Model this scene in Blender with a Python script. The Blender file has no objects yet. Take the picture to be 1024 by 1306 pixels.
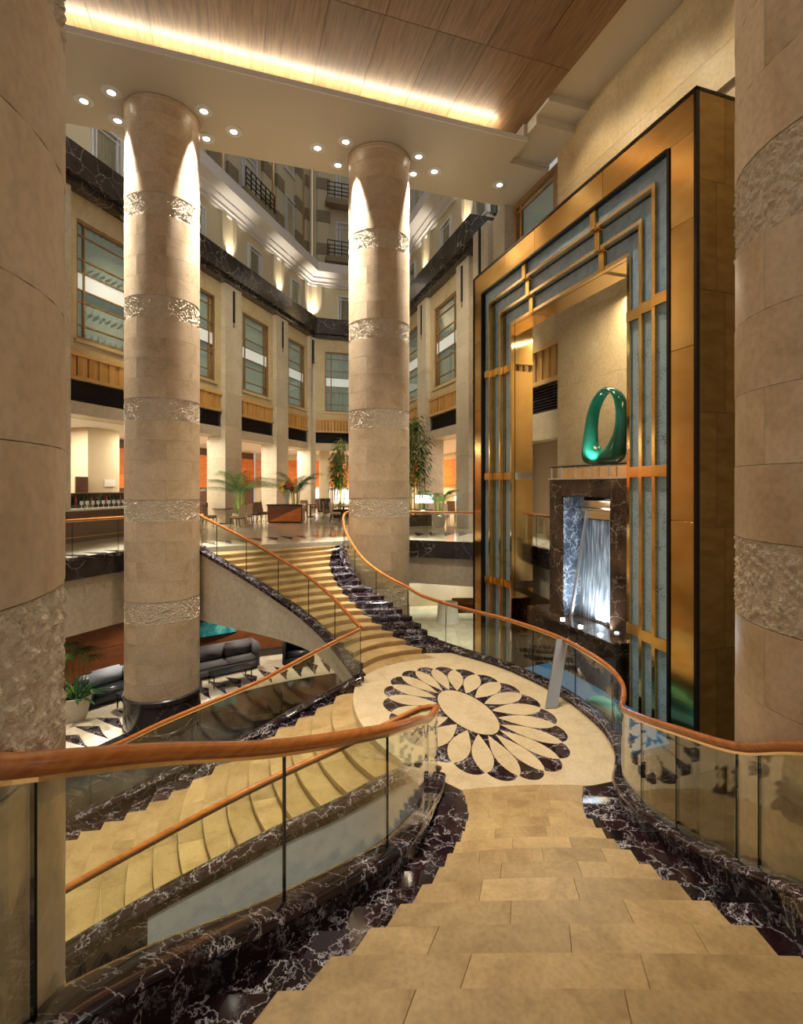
import bpy, bmesh, math, random
from mathutils import Vector, noise
from mathutils.geometry import tessellate_polygon
random.seed(7)
SC = bpy.context.scene
COL = SC.collection
# ------------------------------------------------------------------ camera, world, lights, exposure
EYE = 6.6                      # camera height above the ground floor
CS, SN = .9506, .3105          # the camera looks 18 degrees off the building's long axis
FPX = 649.0                    # focal length in pixels of the 1024 x 1306 frame
HOR = 619.0                    # row of the horizon
cam = bpy.data.cameras.new('camera')
camo = bpy.data.objects.new('camera', cam)
COL.objects.link(camo)
camo.location = (0, 0, EYE)
camo.rotation_euler = (math.pi/2, 0, -math.atan2(SN, CS))
cam.sensor_fit = 'HORIZONTAL'
cam.sensor_width = 36
cam.lens = FPX/1024*36
cam.shift_y = -(653-HOR)/1024
cam.clip_start = .05
cam.clip_end = 200
SC.camera = camo
SC.view_settings.view_transform = 'Standard'
SC.view_settings.look = 'None'
SC.view_settings.gamma = 1
SC.view_settings.use_curve_mapping = False
SC.view_settings.exposure = 0.12
SC.cycles.max_bounces = 10
SC.cycles.diffuse_bounces = 4
SC.cycles.glossy_bounces = 5
SC.cycles.transmission_bounces = 8
SC.cycles.transparent_max_bounces = 24
SC.cycles.caustics_reflective = False
SC.cycles.caustics_refractive = False
SC.cycles.sample_clamp_indirect = 4
SC.cycles.use_denoising = True
w = bpy.data.worlds.new('world')
SC.world = w
w.use_nodes = True
w.node_tree.nodes['Background'].inputs[0].default_value = (1.0, .95, .89, 1)
w.node_tree.nodes['Background'].inputs[1].default_value = .42

def W(x, d, z=0.):             # plan position (x to the right of the view axis, d along it) -> world
    return Vector((CS*x+SN*d, -SN*x+CS*d, z))
def PZ(px, py, z):             # where a sight line meets the level z
    d = FPX*(EYE-z)/(py-HOR)
    return W((px-512)/FPX*d, d, z)
def PD(px, py, d):
    return W((px-512)/FPX*d, d, EYE-(py-HOR)/FPX*d)
def PX(px, py, X):             # where a sight line meets the plane x = X
    k = (px-512)/FPX
    d = X/(CS*k+SN)
    return Vector((X, d*(CS-SN*k), EYE-(py-HOR)/FPX*d))

WARM = (1.0, .80, .55)
def lamp(kind, name, loc, power, col=WARM, aim=None, size=.2, spot=60, blend=.5, sizey=None):
    l = bpy.data.lights.new(name, kind)
    l.energy = power
    l.color = col
    if kind == 'SPOT':
        l.spot_size = math.radians(spot); l.spot_blend = blend; l.shadow_soft_size = size
    elif kind == 'AREA':
        l.size = size
        if sizey: l.shape = 'RECTANGLE'; l.size_y = sizey
    else:
        l.shadow_soft_size = size
    o = bpy.data.objects.new(name, l)
    COL.objects.link(o)
    o.location = loc
    if aim is not None:
        o.rotation_euler = (Vector(aim)-Vector(loc)).to_track_quat('-Z', 'Y').to_euler()
    return o
ZD, ZL, ZS = 4.74, 2.7, 16.74          # dining floor, landing, soffit
# unseen fill spots added below the timber ceiling to light the hall
for x, y, pw in ((0.5, 9.5, 2400), (4.5, 9.5, 2600), (0.5, 5.0, 900), (4.5, 4.6, 900), (-4, 8.5, 2000)):
    lamp('SPOT', 'hall_fill', (x, y, 17.1), pw, (1, .88, .72), (x, y, 0), .25, 75, .8)
p = W(.8, 2.2, 17.0); lamp('SPOT', 'hall_fill', p, 5200, (1, .92, .76), W(-2.6, 6.4, 1.2), .25, 26, .9)  # added to brighten the white plaster and the descending flight
p = W(-3., 8.2, 16.9); lamp('SPOT', 'hall_fill', p, 1500, (1, .90, .68), W(-3.2, 7.2, 0), .25, 30, .9)  # another added spot, lifts the treads of the descending flight
for y in (.5, 3.5, 6.5, 9.5, 11.5):      # unseen spots added to brighten the stone wall
    lamp('SPOT', 'wall_spot', (7.4, y, 17.1), 260, (1, .84, .58), (9.5, y, 13.2), .15, 100, .9)
lamp('AREA', 'portal_fill', (8.02, 10.4, 11.02), 120, (1, .84, .60), (8.9, 10.4, 8.0), .25, sizey=3.6)  # added inside the opening to brighten the wall behind it
for x, tx, td in ((-3.2, -9.5, 19.5), (-.5, -8.3, 25), (3.6, -6.2, 31), (5., -2, 33), (1.5, 2.4, 25), (4.5, 2.6, 21)):   # spots added at the soffit edge to brighten the facades
    lamp('SPOT', 'facade_fill', (x, 16.3, 16.6), 1500, (1, .84, .58), W(tx, td, 12.5), .15, 55, .9)
# restaurant ceiling lamps
for x, d in ((-13.5, 19), (-11.2, 23.5), (-9.6, 27.5), (-8, 33), (-3, 38), (1, 38), (5.5, 30), (6.6, 26), (7.5, 21.5)):
    p = W(x, d, 8.9)
    lamp('AREA', 'restaurant_lamp', p, 300, (1, .86, .66), p-Vector((0, 0, 1)), 1.6)
# lounge ceiling lamps under the upper floor
for x, d in ((-10, 13.6), (-8.2, 16.2), (-5.6, 18.6), (-3.2, 19.6), (.5, 21), (3.2, 22)):
    p = W(x, d, 2.62)
    lamp('SPOT', 'lounge_lamp', p, 230, (1, .88, .72), p-Vector((0, 0, 1)), .15, 130, .8)
# ------------------------------------------------------------------ materials
def mat(name, base=(.8, .8, .8), rough=.5, metal=0., spec=.5, emit=None, estr=0.):
    m = bpy.data.materials.new(name)
    m.use_nodes = True
    b = m.node_tree.nodes['Principled BSDF']
    b.inputs['Base Color'].default_value = (*base, 1)
    b.inputs['Roughness'].default_value = rough
    b.inputs['Metallic'].default_value = metal
    b.inputs['Specular IOR Level'].default_value = spec
    if emit:
        b.inputs['Emission Color'].default_value = (*emit, 1)
        b.inputs['Emission Strength'].default_value = estr
    return m
def nd(m, t, **kw):
    n = m.node_tree.nodes.new(t)
    for k, v in kw.items():
        if k.startswith('i_'):
            n.inputs[k[2:].replace('_', ' ')].default_value = v
        else:
            setattr(n, k, v)
    return n
def lk(m, a, b): m.node_tree.links.new(a, b)
def bsdf(m): return m.node_tree.nodes['Principled BSDF']
def coords(m, scale=(1, 1, 1), rot=(0, 0, 0)):
    tc = nd(m, 'ShaderNodeTexCoord'); mp = nd(m, 'ShaderNodeMapping')
    mp.inputs['Scale'].default_value = scale
    mp.inputs['Rotation'].default_value = rot
    oi = nd(m, 'ShaderNodeObjectInfo')
    ad = nd(m, 'ShaderNodeVectorMath', operation='MULTIPLY_ADD')
    ad.inputs[1].default_value = (37., 23., 51.)
    lk(m, oi.outputs['Random'], ad.inputs[0]); lk(m, tc.outputs['Object'], ad.inputs[2])
    lk(m, ad.outputs[0], mp.inputs['Vector'])
    return mp.outputs[0], oi.outputs['Random']
def ramp(m, fac, stops):
    r = nd(m, 'ShaderNodeValToRGB')
    while len(r.color_ramp.elements) < len(stops): r.color_ramp.elements.new(.5)
    for e, (p, c) in zip(r.color_ramp.elements, stops):
        e.position = p; e.color = (*c, 1)
    lk(m, fac, r.inputs[0])
    return r.outputs[0]
def vary(m, col, rnd, lo=.88, hi=1.1):       # each piece a little lighter or darker
    mr = nd(m, 'ShaderNodeMapRange'); mr.inputs['To Min'].default_value = lo; mr.inputs['To Max'].default_value = hi
    lk(m, rnd, mr.inputs[0])
    hs = nd(m, 'ShaderNodeHueSaturation')
    lk(m, mr.outputs[0], hs.inputs['Value']); lk(m, col, hs.inputs['Color'])
    return hs.outputs[0]
def bump(m, h, strength=.2, dist=.02):
    b = nd(m, 'ShaderNodeBump'); b.inputs['Strength'].default_value = strength; b.inputs['Distance'].default_value = dist
    lk(m, h, b.inputs['Height']); lk(m, b.outputs[0], bsdf(m).inputs['Normal'])
def stone(name, c1, c2, c3, rough=.4, scale=1.6, bs=.0, v=(.9, 1.08), spec=.5):
    m = mat(name, c1, rough, spec=spec)
    co, rnd = coords(m)
    n1 = nd(m, 'ShaderNodeTexNoise', i_Scale=scale, i_Detail=9., i_Roughness=.68, i_Distortion=.6)
    lk(m, co, n1.inputs['Vector'])
    c = ramp(m, n1.outputs['Fac'], [(.3, c3), (.48, c1), (.7, c2)])
    n2 = nd(m, 'ShaderNodeTexNoise', i_Scale=scale*14, i_Detail=4.)
    lk(m, co, n2.inputs['Vector'])
    mx = nd(m, 'ShaderNodeMixRGB', blend_type='MULTIPLY'); mx.inputs[0].default_value = .35
    g = ramp(m, n2.outputs['Fac'], [(.3, (.6, .6, .6)), (.6, (1.1, 1.1, 1.1))])
    lk(m, c, mx.inputs[1]); lk(m, g, mx.inputs[2])
    lk(m, vary(m, mx.outputs[0], rnd, *v), bsdf(m).inputs['Base Color'])
    if bs: bump(m, n2.outputs['Fac'], bs)
    return m
def marble(name, dark, mid, vein, scale=1.7, rough=.08, width=.035, cloud=.5):
    m = mat(name, dark, rough)
    co, rnd = coords(m)
    n1 = nd(m, 'ShaderNodeTexNoise', i_Scale=scale*1.2, i_Detail=6., i_Roughness=.65)
    lk(m, co, n1.inputs['Vector'])
    sc = nd(m, 'ShaderNodeMixRGB', blend_type='LINEAR_LIGHT'); sc.inputs[0].default_value = .35
    lk(m, co, sc.inputs[1]); lk(m, n1.outputs['Color'], sc.inputs[2])
    v1 = nd(m, 'ShaderNodeTexVoronoi', feature='DISTANCE_TO_EDGE', i_Scale=scale*1.7)
    lk(m, sc.outputs[0], v1.inputs['Vector'])
    v2 = nd(m, 'ShaderNodeTexVoronoi', feature='DISTANCE_TO_EDGE', i_Scale=scale*5.)
    lk(m, sc.outputs[0], v2.inputs['Vector'])
    n3 = nd(m, 'ShaderNodeTexNoise', i_Scale=scale*1.1, i_Detail=3.)
    lk(m, co, n3.inputs['Vector'])
    base = ramp(m, n1.outputs['Fac'], [(.35, dark), (.7, mid)])
    f1 = ramp(m, v1.outputs['Distance'], [(0, (1, 1, 1)), (width, (0, 0, 0))])
    f2 = ramp(m, v2.outputs['Distance'], [(0, (.8, .8, .8)), (width*1.3, (0, 0, 0))])
    k = ramp(m, n3.outputs['Fac'], [(cloud, (0, 0, 0)), (cloud+.16, (1, 1, 1))])
    ml = nd(m, 'ShaderNodeMixRGB', blend_type='MULTIPLY'); ml.inputs[0].default_value = 1
    lk(m, f2, ml.inputs[1]); lk(m, k, ml.inputs[2])
    k2 = ramp(m, n3.outputs['Fac'], [(cloud-.18, (.15, .15, .15)), (cloud+.1, (1, 1, 1))])
    m3 = nd(m, 'ShaderNodeMixRGB', blend_type='MULTIPLY'); m3.inputs[0].default_value = 1
    lk(m, f1, m3.inputs[1]); lk(m, k2, m3.inputs[2])
    mxx = nd(m, 'ShaderNodeMixRGB', blend_type='LIGHTEN'); mxx.inputs[0].default_value = 1
    lk(m, m3.outputs[0], mxx.inputs[1]); lk(m, ml.outputs[0], mxx.inputs[2])
    fin = nd(m, 'ShaderNodeMixRGB'); fin.inputs[2].default_value = (*vein, 1)
    lk(m, mxx.outputs[0], fin.inputs[0]); lk(m, base, fin.inputs[1])
    lk(m, fin.outputs[0], bsdf(m).inputs['Base Color'])
    return m
def wood(name, c1, c2, scale=(1, 1, 1), rough=.35, v=(.85, 1.12), bs=0.):
    m = mat(name, c1, rough)
    co, rnd = coords(m, scale)
    n1 = nd(m, 'ShaderNodeTexNoise', i_Scale=2.2, i_Detail=8., i_Roughness=.6, i_Distortion=.3)
    lk(m, co, n1.inputs['Vector'])
    c = ramp(m, n1.outputs['Fac'], [(.32, c2), (.62, c1)])
    lk(m, vary(m, c, rnd, *v), bsdf(m).inputs['Base Color'])
    if bs: bump(m, n1.outputs['Fac'], bs)
    return m
def metal(name, c, rough=.2, brushed=(1, 1, 30), amt=.12, c2=None):
    m = mat(name, c, rough, 1.)
    co, rnd = coords(m, brushed)
    n = nd(m, 'ShaderNodeTexNoise', i_Scale=3., i_Detail=4.)
    lk(m, co, n.inputs['Vector'])
    if c2:
        cl = ramp(m, n.outputs['Fac'], [(.3, c2), (.7, c)])
        lk(m, vary(m, cl, rnd, .9, 1.08), bsdf(m).inputs['Base Color'])
    bump(m, n.outputs['Fac'], amt, .01)
    return m
def glass(name, tint=(.86, .9, .86), ior=1.5, rough=0., gcol=(1, 1, 1)):
    m = bpy.data.materials.new(name); m.use_nodes = True
    nt = m.node_tree; nt.nodes.remove(nt.nodes['Principled BSDF'])
    out = nt.nodes['Material Output']
    lw = nd(m, 'ShaderNodeLayerWeight', i_Blend=.5)
    pw = nd(m, 'ShaderNodeMath', operation='POWER'); pw.inputs[1].default_value = 4.2
    lk(m, lw.outputs['Facing'], pw.inputs[0])
    fr = nd(m, 'ShaderNodeMath', operation='MULTIPLY_ADD'); fr.inputs[1].default_value = .8; fr.inputs[2].default_value = ((ior-1)/(ior+1))**2
    lk(m, pw.outputs[0], fr.inputs[0])
    tr = nd(m, 'ShaderNodeBsdfTransparent'); tr.inputs[0].default_value = (*tint, 1)
    gl = nd(m, 'ShaderNodeBsdfGlossy'); gl.inputs['Roughness'].default_value = rough; gl.inputs['Color'].default_value = (*gcol, 1)
    mx = nd(m, 'ShaderNodeMixShader')
    lk(m, fr.outputs[0], mx.inputs[0]); lk(m, tr.outputs[0], mx.inputs[1]); lk(m, gl.outputs[0], mx.inputs[2])
    lk(m, mx.outputs[0], out.inputs[0])
    return m
M = {}
M['column'] = stone('column_limestone', (.66, .485, .295), (.74, .58, .39), (.50, .35, .19), .42, 1.5, .04)
M['joint'] = mat('joint_mortar', (.40, .31, .20), .9)
def rough_stone():
    m = mat('rough_limestone', (.7, .56, .4), .95, spec=.15)
    co, rnd = coords(m)
    v = nd(m, 'ShaderNodeTexVoronoi', i_Scale=30., feature='SMOOTH_F1', i_Randomness=1.)
    n = nd(m, 'ShaderNodeTexNoise', i_Scale=9., i_Detail=6., i_Roughness=.7)
    lk(m, co, n.inputs['Vector'])
    sc = nd(m, 'ShaderNodeMixRGB', blend_type='LINEAR_LIGHT'); sc.inputs[0].default_value = .12
    lk(m, co, sc.inputs[1]); lk(m, n.outputs['Color'], sc.inputs[2]); lk(m, sc.outputs[0], v.inputs['Vector'])
    c = ramp(m, n.outputs['Fac'], [(.3, (.70, .55, .37)), (.65, (.88, .73, .53))])
    lk(m, c, bsdf(m).inputs['Base Color'])
    bump(m, v.outputs['Distance'], .8, .028)
    return m
M['rough'] = rough_stone()
M['tread'] = stone('tread_limestone', (.50, .34, .150), (.62, .44, .21), (.33, .21, .085), .30, 2.4, .0, (.82, 1.12))
M['landing'] = stone('landing_limestone', (.68, .54, .33), (.76, .62, .40), (.58, .44, .25), .28, 3., 0, (.97, 1.04))
M['floor'] = stone('floor_limestone', (.66, .58, .43), (.74, .66, .52), (.56, .48, .33), .12, 1.2)
M['marble'] = marble('dark_red_marble', (.008, .006, .008), (.036, .012, .017), (.80, .76, .80), 2.0, .07, .026, .50)
M['marble_band'] = marble('dark_brown_marble', (.020, .015, .013), (.055, .04, .035), (.55, .5, .45), .8, .15, .014, .56)
M['emperador'] = marble('brown_marble', (.028, .016, .010), (.090, .052, .030), (.62, .48, .36), 1.3, .08, .013, .56)
M['stone_wall'] = stone('wall_limestone', (.63, .48, .27), (.71, .57, .35), (.54, .40, .21), .45, .9, 0)
M['facade'] = stone('facade_limestone', (.55, .45, .27), (.62, .52, .33), (.45, .36, .20), .5, .9, 0)
M['pier'] = stone('pier_limestone', (.56, .50, .40), (.63, .57, .47), (.48, .42, .32), .4, .8, 0)
M['cream'] = mat('cream_render', (.62, .54, .38), .7)
M['cream_dark'] = mat('brown_render', (.27, .21, .13), .7)
M['plaster'] = stone('stair_plaster', (.70, .59, .42), (.74, .63, .46), (.65, .54, .38), .6, .6, 0)
M['white_plaster'] = stone('white_stair_plaster', (.66, .69, .69), (.70, .73, .73), (.61, .64, .64), .45, .5, 0)
M['soffit'] = mat('soffit_paint', (.62, .55, .44), .45)
M['cornice'] = mat('cornice_paint', (.74, .71, .70), .6)
M['white'] = mat('white_paint', (.8, .79, .76), .5)
M['rail'] = wood('orange_rail_timber', (.50, .17, .035), (.36, .10, .02), (3, 3, 14), .22, (.97, 1.03))
M['fascia'] = wood('honey_timber_board', (.58, .34, .11), (.44, .23, .06), (6, 6, .5), .4)
M['fascia_rail'] = wood('honey_timber_rail', (.62, .40, .16), (.50, .30, .10), (1, 1, 8), .4)
M['ceiling_wood'] = wood('ceiling_veneer', (.29, .165, .08), (.15, .083, .038), (7, .5, 1), .4, (.78, 1.15))
M['orange_wood'] = wood('orange_veneer', (.70, .22, .05), (.55, .15, .03), (1, 1, 3), .35)
M['brown_wood'] = wood('brown_veneer', (.25, .085, .030), (.17, .055, .02), (1, 1, 3), .3)
M['dark_wood'] = wood('dark_timber', (.11, .05, .03), (.07, .03, .02), (2, 2, 6), .35)
M['brass'] = metal('polished_brass', (.90, .60, .23), .19, (.5, .5, 1.2), .05, (.78, .46, .13))
M['brass_mirror'] = metal('mirror_brass', (.86, .60, .27), .09, (.6, .6, 2), .004)
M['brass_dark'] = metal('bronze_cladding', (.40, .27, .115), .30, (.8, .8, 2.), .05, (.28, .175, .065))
M['brass_pale'] = metal('pale_brass', (.92, .70, .42), .22, (8, 8, 1), .04)
M['black_metal'] = mat('black_metal', (.02, .016, .014), .3, .6)
M['steel'] = metal('brushed_steel', (.72, .70, .68), .28, (2, 2, 20), .05)
M['louver'] = mat('black_louver', (.012, .012, .014), .5)
M['frame'] = wood('window_timber', (.30, .17, .06), (.22, .12, .04), (2, 2, 2), .4)
M['white_frame'] = mat('white_window_frame', (.66, .66, .68), .4)
M['pane'] = glass('window_glass', (.93, .95, .94), 1.45)
M['glass'] = glass('balustrade_glass', (.93, .95, .915), 1.5)
M['glass_edge'] = mat('glass_edge', (.012, .02, .016), .2)
M['curtain'] = mat('sheer_curtain', (.36, .40, .345), .9, emit=(.42, .50, .42), estr=.13)  # faint glow put in, standing for the lit rooms behind
M['curtain_dark'] = mat('dark_curtain', (.10, .12, .115), .8)
M['blind'] = mat('lit_blind', (.70, .76, .74), .8, emit=(.75, .85, .85), estr=.26)
def seeded(name, c1, c2, scale, br=.5):
    m = mat(name, c1, .14)
    co, rnd = coords(m)
    v = nd(m, 'ShaderNodeTexVoronoi', i_Scale=scale); lk(m, co, v.inputs['Vector'])
    n = nd(m, 'ShaderNodeTexNoise', i_Scale=scale*.12, i_Detail=5.); lk(m, co, n.inputs['Vector'])
    a = nd(m, 'ShaderNodeMath', operation='MULTIPLY_ADD'); a.inputs[1].default_value = br
    lk(m, v.outputs['Distance'], a.inputs[0]); lk(m, n.outputs['Fac'], a.inputs[2])
    lk(m, ramp(m, a.outputs[0], [(.4, c2), (.85, c1)]), bsdf(m).inputs['Base Color'])
    bump(m, v.outputs['Distance'], .35, .01)
    return m
M['blue_glass'] = seeded('blue_cast_glass', (.34, .47, .56), (.20, .32, .41), 40, .4)
M['seeded_glass'] = seeded('seeded_blue_glass', (.36, .48, .52), (.05, .10, .12), 34, .75)
M['jade'] = mat('jade_glass', (.012, .16, .10), .12)
def jade():
    m = M['jade']; co, rnd = coords(m, (1, 1, 1))
    n = nd(m, 'ShaderNodeTexNoise', i_Scale=1.4, i_Detail=4.); lk(m, co, n.inputs['Vector'])
    lk(m, ramp(m, n.outputs['Fac'], [(.3, (.005, .075, .035)), (.7, (.012, .17, .11))]), bsdf(m).inputs['Base Color'])
jade()
M['water'] = mat('falling_water', (.62, .72, .78), .05)
def water():
    m = M['water']; co, rnd = coords(m, (1, 9, .55))
    n = nd(m, 'ShaderNodeTexNoise', i_Scale=2.2, i_Detail=7., i_Roughness=.65); lk(m, co, n.inputs['Vector'])
    lk(m, ramp(m, n.outputs['Fac'], [(.36, (.05, .055, .06)), (.54, (.20, .23, .25)), (.74, (.70, .76, .80))]), bsdf(m).inputs['Base Color'])
    bump(m, n.outputs['Fac'], .5, .03)
water()
M['granite'] = marble('black_granite', (.010, .010, .010), (.03, .028, .026), (.16, .15, .14), 1., .1, .012, .6)
M['wet'] = marble('wet_blue_stone', (.045, .06, .085), (.16, .20, .27), (.80, .86, .92), 2.2, .08, .05, .48)
M['pool'] = mat('blue_pool_water', (.035, .17, .38), .1, spec=.25)
M['teal'] = mat('teal_cast_glass', (.05, .42, .42), .15)
M['leather'] = mat('black_leather', (.030, .034, .042), .3)
M['grey_fabric'] = mat('grey_fabric', (.105, .095, .10), .7)
M['cushion'] = mat('pale_grey_cushion', (.34, .37, .42), .7)
M['chair_fabric'] = mat('brown_chair_fabric', (.22, .13, .085), .7)
M['chair_pale'] = mat('pale_chair_fabric', (.55, .44, .33), .7)
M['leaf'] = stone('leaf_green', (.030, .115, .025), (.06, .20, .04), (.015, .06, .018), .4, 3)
M['leaf_lit'] = stone('leaf_lit_green', (.20, .36, .05), (.32, .48, .10), (.10, .22, .03), .4, 3)  # brighter leaf copy, the look of uplit leaves put into its colour
M['cane'] = mat('bamboo_cane', (.42, .42, .10), .4)
M['soil'] = mat('dark_soil', (.03, .02, .015), .9)
M['pot'] = stone('pale_stone_pot', (.60, .53, .43), (.68, .61, .5), (.5, .43, .34), .5, 3)
M['petal'] = mat('lily_petal', (.75, .45, .10), .5)
M['petal_red'] = mat('red_petal', (.45, .06, .05), .5)
M['lamp'] = mat('lamp_lens', (1, 1, 1), .4, emit=(1, .93, .82), estr=14)
M['led'] = mat('white_led', (1, 1, 1), .4, emit=(.85, .93, 1), estr=22)
M['cove'] = mat('cove_tube', (1, .9, .6), .4, emit=(1, .93, .74), estr=58)
M['screen'] = mat('lantern_glow', (1, 1, 1), .4, emit=(.90, .94, 1), estr=3.5)
M['shelf_glow'] = mat('backlit_shelf', (1, 1, 1), .4, emit=(1, .88, .72), estr=2.2)
def painting():
    m = mat('teal_painting', (.05, .3, .32), .4); co, rnd = coords(m)
    n = nd(m, 'ShaderNodeTexNoise', i_Scale=2.6, i_Detail=8., i_Roughness=.7, i_Distortion=1.2); lk(m, co, n.inputs['Vector'])
    lk(m, ramp(m, n.outputs['Fac'], [(.3, (.01, .07, .11)), (.46, (.03, .28, .33)), (.6, (.12, .50, .42)), (.72, (.70, .72, .35))]), bsdf(m).inputs['Base Color'])
    return m
M['painting'] = painting()
M['vase'] = mat('pale_blue_vase', (.55, .66, .78), .15)
M['tile_pale'] = stone('pale_floor_tile', (.60, .60, .48), (.68, .68, .56), (.52, .52, .40), .2, 1.5)
# ------------------------------------------------------------------ mesh building
class MB:
    def __init__(s): s.v = []; s.f = []; s.mi = []
    def add(s, vs, fs, mi=0):
        n = len(s.v); s.v += [tuple(p) for p in vs]
        for f in fs: s.f.append(tuple(i+n for i in f)); s.mi.append(mi)
        return s
    def hexa(s, p, mi=0):        # eight corners: bottom loop then top loop
        return s.add(p, [(3, 2, 1, 0), (4, 5, 6, 7), (0, 1, 5, 4), (1, 2, 6, 5), (2, 3, 7, 6), (3, 0, 4, 7)], mi)
    def box(s, a, b, mi=0):
        x0, y0, z0 = a; x1, y1, z1 = b
        return s.hexa([(x0, y0, z0), (x1, y0, z0), (x1, y1, z0), (x0, y1, z0), (x0, y0, z1), (x1, y0, z1), (x1, y1, z1), (x0, y1, z1)], mi)
    def fbox(s, F, s0, s1, o0, o1, z0, z1, mi=0):   # box in a wall frame
        q = [F(s0, o0), F(s1, o0), F(s1, o1), F(s0, o1)]
        return s.hexa([(p.x, p.y, z0) for p in q]+[(p.x, p.y, z1) for p in q], mi)
    def prism(s, pts, z0, z1, mi=0, bottom=True):
        n = len(pts)
        P0 = [(p[0], p[1], z0 if not callable(z0) else z0(p)) for p in pts]
        P1 = [(p[0], p[1], z1 if not callable(z1) else z1(p)) for p in pts]
        tri = tessellate_polygon([[Vector((p[0], p[1], 0)) for p in pts]])
        area = sum(pts[i][0]*pts[(i+1) % n][1]-pts[(i+1) % n][0]*pts[i][1] for i in range(n))
        fs = []
        for t in tri:
            a, b, c = (Vector((pts[i][0], pts[i][1])) for i in t)
            if (b-a).cross(c-a) < 0: t = (t[0], t[2], t[1])
            fs.append(tuple(i+n for i in t))
            if bottom: fs.append((t[0], t[2], t[1]))
        for i in range(n):
            j = (i+1) % n
            fs.append((i, j, j+n, i+n) if area > 0 else (j, i, i+n, j+n))
        return s.add(P0+P1, fs, mi)
    def bar(s, a, b, r, n=6, r2=None, mi=0):
        a, b = Vector(a), Vector(b); t = (b-a).normalized()
        u = t.orthogonal().normalized(); v = t.cross(u); r2 = r if r2 is None else r2
        A = [a+(u*math.cos(2*math.pi*i/n)+v*math.sin(2*math.pi*i/n))*r for i in range(n)]
        B = [b+(u*math.cos(2*math.pi*i/n)+v*math.sin(2*math.pi*i/n))*r2 for i in range(n)]
        fs = [(i, (i+1) % n, (i+1) % n+n, i+n) for i in range(n)]+[tuple(range(n-1, -1, -1)), tuple(range(n, 2*n))]
        return s.add(A+B, fs, mi)
    def tube(s, path, r, n=10, up=(0, 0, 1), flat=1., mi=0):
        rings = []; m = len(path); path = [Vector(p) for p in path]; up = Vector(up)
        for i, p in enumerate(path):
            t = (path[min(i+1, m-1)]-path[max(i-1, 0)]).normalized()
            u = t.cross(up)
            u = u.normalized() if u.length > 1e-4 else t.orthogonal().normalized()
            v = u.cross(t)
            rr = r(i/(m-1)) if callable(r) else r
            rings.append([p+u*math.cos(2*math.pi*k/n)*rr+v*math.sin(2*math.pi*k/n)*rr*flat for k in range(n)])
        vs = [p for q in rings for p in q]
        fs = [(i*n+k, i*n+(k+1) % n, (i+1)*n+(k+1) % n, (i+1)*n+k) for i in range(m-1) for k in range(n)]
        fs += [tuple(range(n-1, -1, -1)), tuple(range((m-1)*n, m*n))]
        return s.add(vs, fs, mi)
    def sweep(s, path, prof, mi=0, caps=True):   # prof: (offset to the left of travel, height) points, closed loop
        m = len(path); n = len(prof); vs = []
        for i, p in enumerate(path):
            a, b = path[max(i-1, 0)], path[min(i+1, m-1)]
            t = Vector((b[0]-a[0], b[1]-a[1])).normalized()
            for o, h in prof:
                vs.append((p[0]-t.y*o, p[1]+t.x*o, p[2]+h))
        fs = [(i*n+k, (i+1)*n+k, (i+1)*n+(k+1) % n, i*n+(k+1) % n) for i in range(m-1) for k in range(n)]
        if caps: fs += [tuple(range(n)), tuple(range(m*n-1, (m-1)*n-1, -1))]
        return s.add(vs, fs, mi)
    def lathe(s, prof, c, n=24, mi=0, a0=0, a1=2*math.pi, caps=True):
        full = abs(a1-a0-2*math.pi) < 1e-6; cnt = n if full else n+1; vs = []
        for r, z in prof:
            vs += [(c[0]+r*math.cos(a0+(a1-a0)*i/n), c[1]+r*math.sin(a0+(a1-a0)*i/n), c[2]+z) for i in range(cnt)]
        fs = []
        for j in range(len(prof)-1):
            for i in range(n):
                k = (i+1) % cnt
                fs.append((j*cnt+i, j*cnt+k, (j+1)*cnt+k, (j+1)*cnt+i))
        if full and caps:
            fs += [tuple(range(cnt-1, -1, -1)), tuple(range((len(prof)-1)*cnt, len(prof)*cnt))]
        return s.add(vs, fs, mi)
ORG = {}
def tag(o, label=None, cat=None, group=None, kind=None):
    if label: o['label'] = label
    if cat: o['category'] = cat
    if group: o['group'] = group
    if kind: o['kind'] = kind
    return o
def make(name, mb, m, parent=None, org=None, smooth=False, kind=None, fix=True):
    org = ORG[parent.name] if parent is not None else Vector(org if org is not None else (0, 0, 0))
    me = bpy.data.meshes.new(name)
    me.from_pydata([(v[0]-org.x, v[1]-org.y, v[2]-org.z) for v in mb.v], [], mb.f)
    for q in (m if isinstance(m, (list, tuple)) else [m]): me.materials.append(M[q] if isinstance(q, str) else q)
    if any(mb.mi): me.polygons.foreach_set('material_index', mb.mi)
    if fix:
        b = bmesh.new(); b.from_mesh(me); bmesh.ops.recalc_face_normals(b, faces=b.faces); b.to_mesh(me); b.free()
    if smooth: me.polygons.foreach_set('use_smooth', [True]*len(me.polygons))
    me.update()
    o = bpy.data.objects.new(name, me); COL.objects.link(o)
    if parent is not None: o.parent = parent
    else: o.location = org
    ORG[o.name] = org
    if kind: o['kind'] = kind
    return o
def auto(o, ang=40):            # smooth only the shallow edges
    b = bmesh.new(); b.from_mesh(o.data)
    for f in b.faces: f.smooth = True
    for e in b.edges:
        if len(e.link_faces) == 2 and e.calc_face_angle(0) > math.radians(ang): e.smooth = False
    b.to_mesh(o.data); b.free()
    return o
def bevel(o, w=.01, seg=1):
    b = bmesh.new(); b.from_mesh(o.data)
    bmesh.ops.bevel(b, geom=[e for e in b.edges if len(e.link_faces) == 2 and e.calc_face_angle(0) > .6], offset=w, segments=seg, affect='EDGES', clamp_overlap=True)
    b.to_mesh(o.data); b.free()
    return o
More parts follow.
